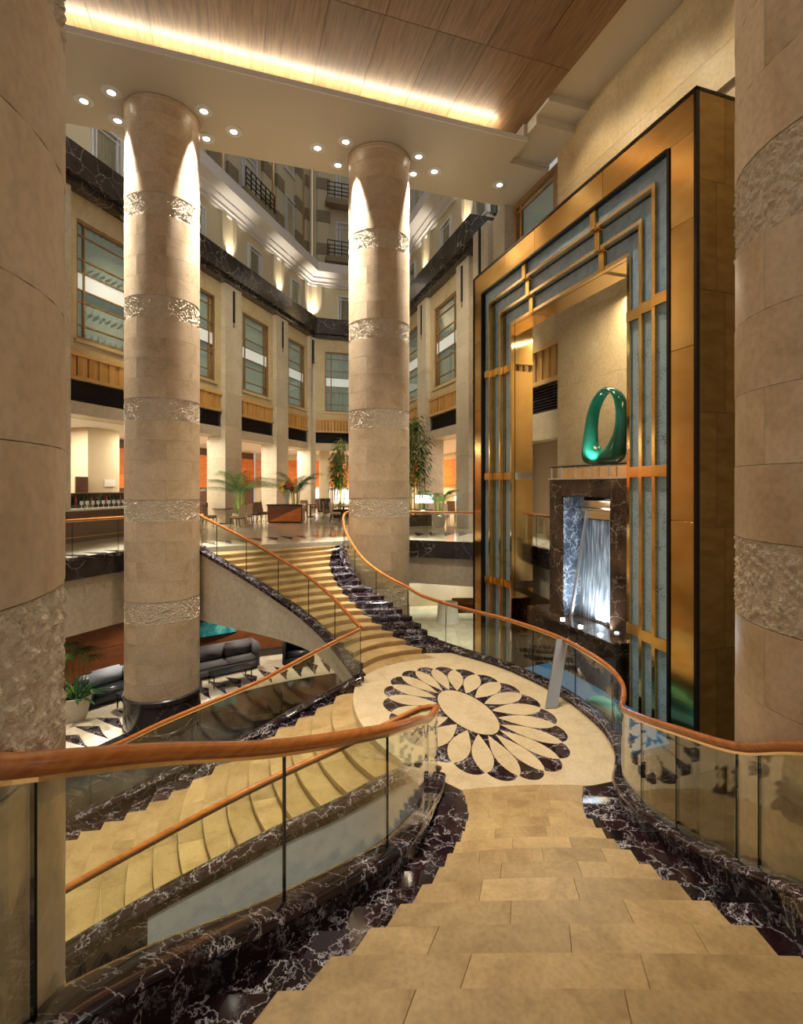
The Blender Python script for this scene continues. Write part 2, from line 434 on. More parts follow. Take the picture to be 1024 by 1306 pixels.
def root(name, loc, label, cat, group=None, kind=None):
    o = bpy.data.objects.new(name, None); COL.objects.link(o)
    o.location = loc; o.empty_display_size = .2
    ORG[o.name] = Vector(loc)
    return tag(o, label, cat, group, kind)
def dup(r, loc, rz=0., label=None, group=None):
    n = r.copy(); COL.objects.link(n); n.location = loc; n.rotation_euler = (0, 0, rz)
    if label: n['label'] = label
    if group: n['group'] = group
    for ch in list(r.children):
        q = ch.copy(); COL.objects.link(q); q.parent = n
        for g in list(ch.children):
            e = g.copy(); COL.objects.link(e); e.parent = q
    ORG[n.name] = Vector(loc)
    return n
def spline(pts, step=.15):      # Catmull-Rom through the points, any dimension
    P = [Vector(p) for p in pts]; out = []
    for i in range(len(P)-1):
        a, b, c, d = P[max(i-1, 0)], P[i], P[i+1], P[min(i+2, len(P)-1)]
        n = max(1, int((c-b).length/step))
        for k in range(n):
            t = k/n
            out.append(.5*((2*b)+(c-a)*t+(2*a-5*b+4*c-d)*t*t+(3*b-a-3*c+d)*t**3))
    out.append(P[-1])
    return out
def lerp_list(keys, n0, n1):    # keys {index: (x, d)} -> dict of every index between
    ks = sorted(keys); out = {}
    for i in range(n0, n1+1):
        a = max([k for k in ks if k <= i], default=ks[0]); b = min([k for k in ks if k >= i], default=ks[-1])
        t = 0 if a == b else (i-a)/(b-a)
        out[i] = Vector(keys[a]).lerp(Vector(keys[b]), t)
    return out
# ------------------------------------------------------------------ floors and slabs (the setting)
C0 = W(1.1, 8.8)
def V2(x, d): return W(x, d)
SEL = spline([(-12.5, 5.), (-10.6, 8.2), (-9.7, 10.1), (-9.0, 11.5), (-8.45, 12.84), (-7.85, 14.2), (-7.1, 15.3), (-5.95, 15.3)], .5)
SER = spline([(-1.75, 17.1), (-.7, 17.3), (.6, 17.1), (1.7, 16.7), (2.4, 16.5), (3.3, 16.5), (3.95, 16.0), (4.25, 14.6), (4.9, 13.3), (6.1, 12.0)], .5)
fl = MB(); fl.prism([W(-32, -6), W(22, -6), W(22, 46), W(-32, 46)], -.3, 0)
make('floor', fl, 'floor', kind='structure')
up = MB()
up.prism([W(p[0], p[1]) for p in SEL]+[W(p[0], p[1]) for p in SER]+[W(14, 12), W(18, 46), W(-26, 46), W(-26, 5)], 4.35, ZD)
upper = make('floor_restaurant', up, 'floor', kind='structure')
fu = MB(); fu.prism([W(-1.6, .94), W(2.9, .94), W(6, -2), W(6, -7), W(-6, -7), W(-6, -2)], 4.35, ZD)
make('floor_upper_near', fu, 'floor', kind='structure')
def fin(a, z):
    pts = []
    def p(r, d): return (C0.x+r*math.cos(math.radians(a+d)), C0.y+r*math.sin(math.radians(a+d)))
    for t in range(6):
        u = t/5; pts.append(p(11.30-1.5*u, (-1.75*u/.4 if u <= .4 else -1.75*((1-u)/.6)**1.25)))
    pts += [p(10.3, .12), p(10.8, .12)]
    return MB().prism(pts, z-.01, z+.004)
gr = MB(); gr.prism([(C0.x+9.7*math.cos(2*math.pi*i/96), C0.y+9.7*math.sin(2*math.pi*i/96)) for i in range(96)], -.01, .005)
make('floor_granite_disc', gr, 'granite', kind='structure')
ring = root('floor_medallion_ring', (C0.x, C0.y, 0), 'ring of curved dark marble fins inlaid in the pale lounge floor', 'floor inlay', kind='thing')
for i in range(64):
    a = 70+i*2.95
    make('marble_fin', fin(a, 0), 'marble', ring)
ring2 = root('floor_medallion_ring', (C0.x, C0.y, ZD), 'ring of small dark fins inlaid in the polished restaurant floor', 'floor inlay', kind='thing')
for i in range(46):
    a = 66+i*2.95
    make('marble_fin', fin(a, ZD), 'marble', ring2)
def fascia(name, pts, ml, z0, z1, o0, o1, n, parent=None, kind=None, m='marble_band'):
    L = [Vector((p.x, p.y, 0)) for p in pts]
    st = max(1, len(L)//n)
    for i in range(0, len(L)-1, st):
        seg = L[i:i+st+1]
        if len(seg) < 2: break
        make(name, MB().sweep(seg, [(o0, z0), (o1, z0), (o1, z1), (o0, z1)]), m, parent, kind=kind)
for nm, S in (('trim_1', SEL), ('trim_2', SER)):
    pts = [W(p[0], p[1]) for p in S]
    e = make(nm, MB().sweep(pts, [(-.02, 4.66), (-.10, 4.66), (-.10, 4.76), (-.02, 4.76)]), 'marble_band', kind='structure')
    fascia('marble_panel', pts, None, 4.2, 4.70, -.09, .02, 6, e)
def bulk(name, S, zb, zt, m, inset):
    pts = [W(p[0], p[1]) for p in S]
    make(name, MB().sweep(pts, [(inset, zb), (inset+.25, zb), (inset+.25, zt), (inset, zt)]), m, kind='structure')
bulk('wall_bulkhead_lounge', SEL, 2.75, 4.3, 'plaster', .03)
bulk('wall_bulkhead_far', SER, 3.3, 4.3, 'plaster', .03)
# ------------------------------------------------------------------ balustrades: plan points (x, d, base drop below the eye, rail above base)
B_NEAR_L = [(-1.0, .55, 1.40, .92), (-1.12, 1.2, 1.55, .86), (-1.2, 1.66, 1.74, .83), (-1.06, 2.25, 2.06, .88), (-.68, 2.95, 2.41, .90), (-.11, 3.95, 2.80, .91), (.16, 4.9, 3.18, .92), (.30, 5.8, 3.58, .92), (.41, 6.35, 3.74, .91), (.47, 6.72, 3.78, .86)]
B_NEAR_R = [(2.2, .5, 1.62, .88), (2.28, 1.5, 1.75, .82), (2.32, 2.3, 2.03, .80), (2.33, 3.0, 2.34, .80), (2.374, 3.6, 2.64, .79), (2.38, 4.4, 2.96, .85), (2.43, 5.15, 3.22, .87), (2.63, 6.05, 3.51, .86), (2.93, 6.72, 3.70, .88)]
B_LAND_R = [(2.93, 6.72, 3.70, .88), (3.17, 7.3, 3.77, .91), (3.27, 7.95, 3.78, .92), (3.2, 8.65, 3.78, .92), (2.98, 9.5, 3.78, .93), (2.62, 10.25, 3.78, .93), (2.17, 10.95, 3.78, .93), (1.65, 11.5, 3.78, .94), (1.05, 12.05, 3.74, .95)]
B_FAR_R = [(1.05, 12.05, 3.74, .95), (.495, 12.6, 3.67, .95), (.12, 13.0, 3.5, .92), (-.28, 13.4, 3.355, .9), (-.71, 13.9, 3.17, .89), (-1.15, 14.5, 2.9, .88), (-1.62, 15.4, 2.42, .88), (-1.85, 16.2, 2.05, .90), (-1.85, 16.75, 1.84, .93), (-1.6, 17.1, 1.80, .93)]
B_FAR_L = [(-5.95, 15.2, 1.80, .90), (-5.8, 14.75, 1.80, .91), (-4.69, 13.95, 2.16, .92), (-3.84, 13.4, 2.48, .93), (-3.05, 12.85, 2.79, .93), (-2.28, 12.15, 3.07, .93), (-1.54, 11.2, 3.36, .92), (-.80, 9.98, 3.70, .91)]
B_LOW_F = [(-.80, 9.98, 3.72, .91), (-1.53, 9.8, 4.03, .90), (-2.27, 9.5, 4.33, .88), (-2.68, 9.35, 4.51, .88), (-4.05, 8.75, 4.92, .87), (-4.62, 8.5, 5.13, .87), (-5.46, 8.3, 5.43, .87), (-6.3, 8.1, 5.78, .87), (-7.2, 7.95, 6.14, .87), (-8.1, 7.8, 6.48, .87)]
B_LOW_N = [(.47, 6.72, 3.74, .82), (.25, 6.84, 3.76, .76), (-.17, 6.77, 3.86, .70), (-.8, 6.52, 4.05, .69), (-1.456, 6.3, 4.22, .66), (-2.1, 6.02, 4.40, .65), (-2.85, 5.72, 4.64, .62), (-3.55, 5.42, 4.90, .62), (-4.4, 5.05, 5.26, .64), (-5.2, 4.75, 5.62, .66), (-6.2, 4.4, 6.05, .66), (-6.9, 4.2, 6.34, .7)]
def bpath(B, step=.12):
    S = spline(B, step)
    base = [W(p[0], p[1], EYE-p[2]) for p in S]
    rail = [W(p[0], p[1], EYE-p[2]+p[3]) for p in S]
    return base, rail
BASE = {}
def balustrade(key, B, label, pane=1.3, joints=None, curb=.30, rr=.036, channel=True, cap=True, railpts=None, phase=0.):
    base, rail = bpath(B); BASE[key] = base
    r = root('stair_balustrade', base[len(base)//2], label, 'balustrade')
    if curb:
        make('curb', MB().sweep(base, [(.075, -curb), (-.075, -curb), (-.075, -.02), (.075, -.02)]), 'marble', r)
    if cap:
        c = make('curb_cap', MB().sweep(base, [(.105, -.06), (-.105, -.06), (-.115, -.04), (-.10, -.012), (-.06, .0), (.06, .0), (.10, -.012), (.115, -.04)]), 'marble', r)
        auto(c, 50)
    # glass panes with a dark polished edge
    acc = [0]
    for a, b in zip(base, base[1:]): acc.append(acc[-1]+(b-a).length)
    if joints: cuts = [0]+joints+[acc[-1]]
    else:
        n = max(1, round(acc[-1]/pane)); cuts = [acc[-1]*i/n for i in range(n+1)]
    def at(path, s):
        for i in range(len(acc)-1):
            if acc[i+1] >= s or i == len(acc)-2:
                return path[i].lerp(path[i+1], max(0, min(1, (s-acc[i])/max(1e-6, acc[i+1]-acc[i]))))
    for a, b in zip(cuts, cuts[1:]):
        a += .008; b -= .008
        ss = [a]+[x for x in acc if a+.03 < x < b-.03]+[b]
        lo = [at(base, s) for s in ss]; hi = [at(rail, s)-Vector((0, 0, rr*.8)) for s in ss]
        m = len(ss); g = MB(); vs = []
        for i in range(m):
            t = (lo[min(i+1, m-1)]-lo[max(i-1, 0)]); t.z = 0; t.normalize(); nrm = Vector((-t.y, t.x, 0))*.007
            vs += [lo[i]+nrm, lo[i]-nrm, hi[i]-nrm, hi[i]+nrm]
        fs = []; mi = []
        for i in range(m-1):
            q, p = i*4, i*4+4
            fs += [(q, p, p+3, q+3), (q+1, q+2, p+2, p+1)]
        g.add(vs, fs, 0)
        fe = [(0, 1, 2, 3), ((m-1)*4+3, (m-1)*4+2, (m-1)*4+1, (m-1)*4)]
        for i in range(m-1):
            q, p = i*4, i*4+4; fe += [(q+2, q+3, p+3, p+2)]
        g.f += fe; g.mi += [1]*len(fe)
        make('glass_panel', g, ('glass', 'glass_edge'), r, smooth=False)
    rp = railpts or rail
    h = make('handrail', MB().tube(rp, rr, 14, flat=.92), 'rail', r, smooth=True)
    if channel:
        make('rail_channel', MB().sweep([p-Vector((0, 0, rr*.9)) for p in rp], [(.016, -.018), (-.016, -.018), (-.016, .006), (.016, .006)]), 'brass_pale', r)
    return r
def dist_cuts(base, ptsxy):
    acc = [0]
    for a, b in zip(base, base[1:]): acc.append(acc[-1]+(b-a).length)
    out = []
    for x, d in ptsxy:
        q = W(x, d); i = min(range(len(base)), key=lambda i: (base[i].xy-q.xy).length); out.append(acc[i])
    return out
nl = bpath(B_NEAR_L)[0]; nr = bpath(B_NEAR_R)[0]
r = balustrade('nl', B_NEAR_L, 'curved glass balustrade with thick timber rail in front of the nearest left column', joints=dist_cuts(nl, [(-1.2, 1.66), (-.68, 2.95), (-.11, 3.95), (.30, 5.8)]), rr=.044, curb=.36)
balustrade('nr', B_NEAR_R, 'curved glass balustrade sweeping past the big brass portal side to the near right column', joints=dist_cuts(nr, [(2.3, 2.0), (2.35, 3.3), (2.374, 3.62), (2.38, 4.4), (2.43, 5.15), (2.63, 6.0)][1:]), rr=.036, curb=.34)
balustrade('lr', B_LAND_R, 'glass balustrade round the flower landing with a leaning steel plate', pane=1.25, curb=.2)
balustrade('fr', B_FAR_R, 'glass balustrade rising beside the flight to the restaurant, close to the far column', pane=1.2, curb=.25)
balustrade('fl', B_FAR_L, 'glass balustrade on the plaster sided edge of the restaurant flight', pane=1.28, curb=.16)
balustrade('lf', B_LOW_F, 'glass balustrade on the lounge side of the descending flight', pane=1.5, curb=.3)
balustrade('ln', B_LOW_N, 'glass balustrade of the descending flight seen through the nearest glass', pane=1.5, curb=.17)
def edge_rail(S, label):
    B = [(p[0], p[1], EYE-4.76, .95) for p in S]
    return balustrade('e', B, label, pane=1.3, curb=0, cap=False, rr=.034)
edge_rail([(p[0], p[1]) for p in SEL[::2]]+[SEL[-1]], 'glass balustrade with timber rail along the restaurant edge by the bar')
SERr = [(-1.6, 17.1)]+[(p[0], p[1]) for p in SER[1::2]]
edge_rail(SERr, 'glass balustrade with timber rail along the restaurant edge behind the portal')
# steel plate clamped to the landing rail
a = W(2.62, 8.9, ZL+.012); b = W(2.98, 9.42, ZL+1.06)
pl = root('leaning_steel_plate', a, 'narrow brushed steel plate leaning on the landing handrail', 'plate')
t = Vector((.62, -.78, 0)); t = (W(1, .1)-W(0, 0)); t.z = 0; t.normalize(); nn = Vector((-t.y, t.x, 0))
v = []
for p, wd in ((a, .11), (b, .11)):
    for sx, sy in ((-1, -1), (1, -1), (1, 1), (-1, 1)): v.append(p+t*wd*sx+nn*.012*sy)
make('plate', MB().hexa(v), 'steel', pl)
bb = MB(); bb.bar(b-nn*.03-Vector((0, 0, .08)), b+nn*.03-Vector((0, 0, .08)), .018, 10)
make('bolt', bb, 'black_metal', pl)
# ------------------------------------------------------------------ stair flights
def nose(Lp, Rp, b, up, n=10):
    ch = Rp-Lp; nm = Vector((-ch.y, ch.x)).normalized()
    if nm.dot(up) < 0: nm = -nm
    return [Lp+ch*(i/n)+nm*b*4*(i/n)*(1-i/n) for i in range(n+1)]
def hit(p, d, path, far):
    best = None
    for a, b in zip(path, path[1:]):
        e = (b-a).xy; den = d.x*e.y-d.y*e.x
        if abs(den) < 1e-9: continue
        q = a.xy-p; t = (q.x*e.y-q.y*e.x)/den; u = (q.x*d.y-q.y*d.x)/den
        if 0 <= u <= 1 and 0 < t < far and (best is None or t < best): best = t
    return best
def flight(label, keysL, keysR, n0, n1, zf, bulge, baseL, baseR, upsign, cuts, defL, defR, under):
    Lk, Rk = lerp_list(keysL, n0, n1), lerp_list(keysR, n0, n1)
    ks = list(range(n0, n1+1)); N = {}; E = {}
    for k in ks:
        L, R = W(*Lk[k]).xy, W(*Rk[k]).xy
        k2 = min(k+1, n1); k1 = max(k-1, n0)
        upv = ((W(*Lk[k2])+W(*Rk[k2]))-(W(*Lk[k1])+W(*Rk[k1]))).xy*upsign
        c = nose(L, R, bulge(k), upv); N[k] = (c, upv.normalized())
        dl = (c[0]-c[1]).normalized(); dr = (c[-1]-c[-2]).normalized()
        tl = hit(c[0], dl, baseL, 1.3) or defL; tr = hit(c[-1], dr, baseR, 1.3) or defR
        E[k] = (c[0]+dl*tl, c[-1]+dr*tr)
    mid = ks[len(ks)//2]
    org = (*(N[mid][0][5]), zf(mid))
    r = root('stair_flight', org, label, 'stairs')
    def at(c, t):
        x = t*(len(c)-1); i = min(int(x), len(c)-2); return c[i].lerp(c[i+1], x-i)
    for k in ks:
        kb = k+upsign          # next step up
        if kb not in N: continue
        c, u = N[k]; cb, ub = N[kb]; z = zf(k)
        rise = .12
        cut = [0]+cuts[(k*7) % len(cuts)]+[1]
        for a, b in zip(cut, cut[1:]):
            g = .0004
            ts = [a+g]+[x/10 for x in range(11) if a+.02 < x/10 < b-.02]+[b-g]
            pts = [at(c, t)-u*.022 for t in ts]+[at(cb, t)+ub*.02 for t in reversed(ts)]
            bevel(make('tread_slab', MB().prism([p for p in pts], z-.042, z), 'tread', r), .0025)
        pts = [p for p in c]+[p+ub*.01 for p in reversed(cb)]
        make('riser', MB().prism(pts, z-rise-.03, z-.041), 'tread', r)
        for e, q, qb, eb in ((0, c[0], cb[0], 0), (1, c[-1], cb[-1], 1)):
            p0, p1 = E[k][e], E[kb][e]
            pts = [q-u*.016, p0-u*.016, p1+ub*.02, qb+ub*.02]
            bevel(make('marble_border', MB().prism(pts, z-rise-.05, z-.003), 'marble', r), .005)
    # sloping slab beneath
    s = MB(); vs = []
    for k in ks:
        for p in (E[k][0], N[k][0][3], N[k][0][7], E[k][1]): vs += [(p.x, p.y, zf(k)-.19), (p.x, p.y, zf(k)-under)]
    fs = []
    for i in range(len(ks)-1):
        a, b = i*8, i*8+8
        for j in range(0, 6, 2): fs += [(a+j, a+j+2, b+j+2, b+j), (a+j+1, b+j+1, b+j+3, a+j+3)]
        fs += [(a, b, b+1, a+1), (a+6, a+7, b+7, b+6)]
    make('stair_slab', s.add(vs, fs), 'plaster', r)
    return r, N, E
CUT3 = [[.30, .66], [.18, .52, .84], [.36, .72], [.24, .6]]
nearL = {0: (.78, 6.5), 1: (.77, 6.2), 3: (.73, 5.5), 5: (.58, 4.83), 6: (.484, 4.516), 7: (.38, 4.207), 8: (.288, 3.90), 9: (.143, 3.575), 10: (-.01, 3.263), 11: (-.186, 2.948), 12: (-.37, 2.639), 13: (-.58, 2.336), 14: (-.75, 2.03), 15: (-.84, 1.72), 16: (-.88, 1.40), 17: (-.9, 1.05)}
nearR = {0: (2.36, 6.6), 1: (2.2, 6.2), 3: (1.98, 5.52), 5: (1.925, 4.88), 6: (1.91, 4.556), 7: (1.92, 4.252), 8: (1.93, 3.926), 9: (1.96, 3.61), 10: (2.0, 3.288), 11: (2.06, 2.964), 12: (2.08, 2.64), 13: (2.1, 2.32), 14: (2.1, 2.0), 15: (2.08, 1.68), 16: (2.05, 1.36), 17: (2.0, 1.04)}
flight('wide limestone flight of steps descending from the camera to the flower landing', nearL, nearR, 0, 17, lambda k: ZL+.12*k, lambda k: -.05 if k < 10 else -.02, BASE['nl'], BASE['nr'], 1, CUT3, .4, .4, .5)
farLj = {0: (-5.75, 15.0), 1: (-5.2, 14.5), 2: (-4.83, 14.22), 4: (-4.16, 13.82), 6: (-3.56, 13.4), 8: (-3.0, 12.98), 11: (-2.15, 12.33), 14: (-1.3, 11.45), 16: (-.82, 10.85), 17: (-.75, 10.5)}
farRj = {0: (-2.09, 16.77), 1: (-2.19, 16.7), 2: (-2.25, 16.4), 3: (-2.24, 16.0), 4: (-2.2, 15.5), 5: (-2.09, 15.06), 6: (-1.95, 14.56), 7: (-1.8, 14.25), 8: (-1.6, 13.8), 9: (-1.4, 13.44), 10: (-1.2, 13.2), 11: (-.99, 12.98), 12: (-.756, 12.71), 13: (-.486, 12.47), 14: (-.21, 12.29), 15: (.09, 12.06), 16: (.47, 11.8), 17: (.8, 11.5)}
farL = {17-k: v for k, v in farLj.items()}; farR = {17-k: v for k, v in farRj.items()}
fr_path = BASE['fr']+[]
fA, fN, fE = flight('fan shaped limestone flight of steps rising from the landing to the restaurant', farL, farR, 0, 17, lambda k: ZL+.12*k, lambda k: .22-.012*k, BASE['fl'], BASE['lr'][-30:]+BASE['fr'], 1, [[.34, .67], [.2, .52, .8]], .15, .5, .5)
lowF = {0: (-.894, 10.0), 1: (-1.226, 9.70), 2: (-1.545, 9.46), 3: (-1.865, 9.31), 4: (-2.2, 9.17), 8: (-3.42, 8.41), 9: (-3.71, 8.28), 11: (-4.35, 8.12), 13: (-5.03, 8.03), 22: (-7.9, 7.6)}
lowN = {0: (.03, 7.17), 1: (-.35, 7.02), 2: (-.71, 6.87), 4: (-1.38, 6.66), 8: (-2.67, 6.31), 11: (-3.58, 5.95), 22: (-6.9, 4.75)}
lA, lN, lE = flight('curving limestone flight of steps descending from the landing to the lounge', lowN, lowF, 0, 22, lambda k: ZL-.12*k, lambda k: -.30+.02*k, BASE['ln'], BASE['lf'], -1, [[.4], [.55], [.3, .7]], .3, .3, .5)
# plaster sides under the curbs
def side(name, path, zb, m, off, parent=None, top=-.14):
    mb = MB(); vs = []
    for i, p in enumerate(path):
        a, b = path[max(i-1, 0)], path[min(i+1, len(path)-1)]
        t = (b-a).xy.normalized(); nrm = Vector((-t.y, t.x))
        z0 = zb(i/(len(path)-1))
        for o, z in ((off-.06, z0), (off+.06, z0), (off+.06, p.z+top), (off-.06, p.z+top)):
            vs.append((p.x+nrm.x*o, p.y+nrm.y*o, max(z, z0)))
    n = len(path)
    fs = [(i*4+k, i*4+4+k, i*4+4+(k+1) % 4, i*4+(k+1) % 4) for i in range(n-1) for k in range(4)]+[(0, 1, 2, 3), (n*4-1, n*4-2, n*4-3, n*4-4)]
    return make(name, mb.add(vs, fs), m, parent)
def zfl(t):                      # underside of the restaurant flight, falling to the landing
    return 2.72 if t < .72 else 2.72-.32*((t-.72)/.28)
side('side_panel', BASE['fl'], zfl, 'plaster', .0, fA)
pn = BASE['ln']; cut = min(range(len(pn)), key=lambda i: (pn[i].xy-W(-2.89, 5.72).xy).length)
side('side_panel', pn[:cut+1], lambda t: 0, 'white_plaster', 0, lA, -.165)
side('base_panel', pn[cut:], lambda t: 0, 'marble_band', 0, lA, -.165)
side('side_panel', BASE['lf'], lambda t: 0, 'plaster', 0, lA, -.28)
side('side_panel', BASE['fr'], lambda t: 2.4+.4*t, 'plaster', 0, fA, -.22)
# ------------------------------------------------------------------ landing with the flower inlay
land = root('stair_landing', (*C0.xy, ZL), 'cream stone landing inlaid with a dark and pale flower', 'landing')
outl = [W(p[0], p[1]) for p in ((2.36, 6.6), (2.5, 6.62), (2.93, 6.75), (3.14, 7.3), (3.24, 7.95), (3.17, 8.63), (2.95, 9.46), (2.6, 10.2), (2.14, 10.9), (1.62, 11.45), (1.15, 11.85))]
outl += [Vector((p.x, p.y, 0)) for p in reversed(fN[1][0])]
outl += [W(-.85, 10.15)]+[Vector((p.x, p.y, 0)) for p in reversed(lN[0][0])]+[W(.25, 6.95), W(.5, 6.75), W(.78, 6.5)]
make('landing_slab', MB().prism(outl, ZL-.3, ZL-.0005), 'landing', land)
make('landing_core', MB().prism([W(*p) for p in ((-.3, 8.2), (.6, 7.1), (2.2, 7.2), (2.9, 8.2), (2.5, 9.8), (1.2, 11.2), (.0, 10.8), (-.6, 9.6))], 0, ZL-.29), 'plaster', land)
FC = W(1.13, 8.82); A0, B0, A1, B1 = .90, .40, 2.16, 1.36   # long axis along world y
NP = 20
def fe(a, b, t): return Vector((FC.x+b*math.sin(t), FC.y+a*math.cos(t)))
dk = lambda t, f: fe(A0, B0, t).lerp(fe(A1, B1, t), f)
for k in range(NP):
    t0, t1 = 2*math.pi*(k-.5)/NP, 2*math.pi*(k+.5)/NP; tm = (t0+t1)/2
    pts = [dk(tm, 0), dk(t0, 0), dk(t0, .3), dk(t0, .6), dk(t0, .90)]
    for i in range(1, 8): pts.append(dk(t0+(t1-t0)*i/8, .90+.12*math.sin(math.pi*i/8)**.7))
    pts += [dk(t1, .90), dk(t1, .6), dk(t1, .3), dk(t1, 0)]
    make('dark_petal', MB().prism(pts, ZL-.004, ZL+.0012), 'marble', land)
for k in range(NP):
    tm = 2*math.pi*(k+.5)/NP; hw = math.pi/NP
    l, rr_ = [], []
    for i in range(13):
        f = i/12; wd = hw*1.0*math.sin(math.pi*f)**.75/(1)
        sc = wd*(1.02-.12*f)
        l.append(dk(tm-sc, .02+.91*f)); rr_.append(dk(tm+sc, .02+.91*f))
    make('pale_petal', MB().prism(l+rr_[::-1][1:-1], ZL-.004, ZL+.0026), 'landing', land)
make('flower_centre', MB().prism([fe(A0*.97, B0*.97, 2*math.pi*i/40) for i in range(40)], ZL-.004, ZL+.0024), 'landing', land)
# ------------------------------------------------------------------ columns
CR = .95
def arc_block(r0, r1, z0, z1, a0, a1, n=9):
    pts = [(r1*math.cos(a0+(a1-a0)*i/n), r1*math.sin(a0+(a1-a0)*i/n)) for i in range(n+1)]
    pts += [(r0*math.cos(a1-(a1-a0)*i/n), r0*math.sin(a1-(a1-a0)*i/n)) for i in range(n+1)]
    return MB().prism(pts, z0, z1)
def mesh_of(name, mb, m):
    o = make(name, mb, m); me = o.data; bpy.data.objects.remove(o); ORG.pop(name, None); return me
Q = math.pi/2; GA = .0016
smooth_me = auto(make('stone_block', arc_block(CR-.09, CR, .0015, .5185, GA, Q-GA), 'column'), 30)
SM = smooth_me.data; bpy.data.objects.remove(smooth_me)
def rough_block(nx, nz, hgt, amp=1.):
    mb = MB(); vs = []
    for j in range(nz+1):
        for i in range(nx+1):
            a = GA+(Q-2*GA)*i/nx; z = .004+(hgt-.008)*j/nz
            p = Vector((CR*math.cos(a), CR*math.sin(a), z))*1.0
            e = min(1, min(i, nx-i, j, nz-j)/1.5)
            v = noise.voronoi(p*21)[0]; h = (.5-v[0]*1.3)*.020+noise.noise(p*37)*.010+noise.noise(p*9)*.006
            r = CR-.008+e*min(h*1.5, .018)*amp
            vs.append((r*math.cos(a), r*math.sin(a), z))
    fs = [(j*(nx+1)+i, j*(nx+1)+i+1, (j+1)*(nx+1)+i+1, (j+1)*(nx+1)+i) for j in range(nz) for i in range(nx)]
    mb.add(vs, fs)
    mb.add([v for v in arc_block(CR-.09, CR-.015, .004, hgt-.004, GA, Q-GA).v], arc_block(CR-.09, CR-.015, .004, hgt-.004, GA, Q-GA).f)
    return mb
RN = mesh_of('rough_block', rough_block(110, 44, .58), 'rough')
RF = mesh_of('rough_block', rough_block(90, 28, .58, .8), 'rough')
def inst(name, me, parent, loc, rz):
    o = bpy.data.objects.new(name, me); COL.objects.link(o); o.parent = parent
    o.location = loc; o.rotation_euler = (0, 0, rz); ORG[o.name] = ORG[parent.name]
    return o
BZ = [3.27+2.66*n for n in range(-1, 6)]       # centres of the rough bands
def column(p, near, label, rot):
    c = root('column', (p.x, p.y, 0), label, 'column', kind='thing')
    lo = 1.02
    make('column_core', MB().lathe([(CR-.045, 0), (CR-.045, ZS)], (p.x, p.y, 0), 40), 'joint', c)
    b = make('column_base', MB().lathe([(CR+.05, 0), (CR+.05, .12), (CR+.03, .14), (CR+.03, .84), (CR+.06, .87), (CR+.06, .97), (CR+.02, 1.0)], (p.x, p.y, 0), 48), 'marble_band', c)
    auto(b, 30)
    for i, bz in enumerate(BZ):
        z0, z1 = bz-.29, bz+.29
        for k in range(4):
            if z0 > lo-.1 and z1 < ZS: inst('rough_block', RN if near else RF, c, (0, 0, z0), rot+k*Q+(.4 if i % 2 else 0))
            for j in range(4):
                z = z1+j*.52
                if z < lo-.3 or z+.5 > 16.29: continue
                inst('stone_block', SM, c, (0, 0, z), rot+k*Q+(.78 if j % 2 else 0))
    t = make('column_top', MB().lathe([(CR, 16.285), (CR, ZS-.16), (CR+.02, ZS-.14), (CR+.02, ZS-.02)], (p.x, p.y, 0), 48), 'column', c)
    auto(t, 30)
    return c
PC = {'nl': W(-2.16, 1.55), 'nr': W(3.38, 3.43), 'fl': W(-6.6, 14.08), 'fr': W(-.70, 15.95)}
column(PC['nl'], True, 'near stone column cut by the picture edge behind the thick timber rail end', 1.2)
column(PC['nr'], True, 'near pale stone column beside the bronze flank of the brass portal', .5)
column(PC['fl'], False, 'far stone column standing on a dark marble base in the lounge', .2)
column(PC['fr'], False, 'far stone column between restaurant stair and the brass portal', .9)
# ------------------------------------------------------------------ soffit, timber ceiling, cove and downlights
so = MB().prism([(-16, 13.15), (8.2, 13.15), (8.2, 14.15), (9.66, 14.2), (9.66, 16.45), (-16, 16.45)], ZS, ZS+.12)
make('ceiling_soffit', so, 'soffit', kind='structure')
make('trim_cove', MB().box((-16, 13.11, ZS), (8.2, 13.15, ZS+.14)), 'white', kind='structure')
ZC = 17.28
cl = make('ceiling_timber', MB().box((-16, -6, ZC+.03), (8.2, 14.2, ZC+.2)), 'dark_wood', kind='structure')
for i in range(-12, 7):
    x0 = -.60+1.28*i; x1 = min(x0+1.28, 8.2)
    if x0 >= 8.2: break
    for y0, y1 in ((11.1, 14.15), (7.0, 11.1), (2.9, 7.0), (-1.2, 2.9), (-5.3, -1.2)):
        make('ceiling_panel', MB().box((x0+.007, y0+.007, ZC), (x1-.007, y1-.007, ZC+.032)), 'ceiling_wood', cl)
cv = root('cove_light', (-4, 13.6, ZS+.14), 'long warm light tube hidden in the ceiling cove above the soffit', 'light')
for i in range(10):
    x0 = -15.9+2.33*i
    make('light_tube', MB().bar((x0, 13.42, ZS+.32), (x0+2.28, 13.42, ZS+.32), .03, 8), 'cove', cv)
make('tube_tray', MB().box((-16, 13.36, ZS+.125), (7.4, 13.48, ZS+.285)), 'white', cv)
make('ceiling_side', MB().box((8.2, -6, 17.42), (9.56, 12.05, 17.6)), 'soffit', kind='structure')
make('ceiling_beam', MB().box((8.2, 12.66, 16.97), (9.66, 14.7, 17.6)), 'soffit', kind='structure')
make('trim_notch', MB().box((8.2, 14.16, ZS+.125), (9.66, 14.3, 16.97)), 'soffit', kind='structure')
make('trim_step_1', MB().box((8.2, 12.05, 17.2), (9.56, 12.66, 17.6)), 'soffit', kind='structure')
make('cove_stop', MB().box((8.1, 13.16, ZS+.125), (8.19, 14.15, 17.3)), 'soffit', kind='structure')  # stop added to block the cove light beside the notch
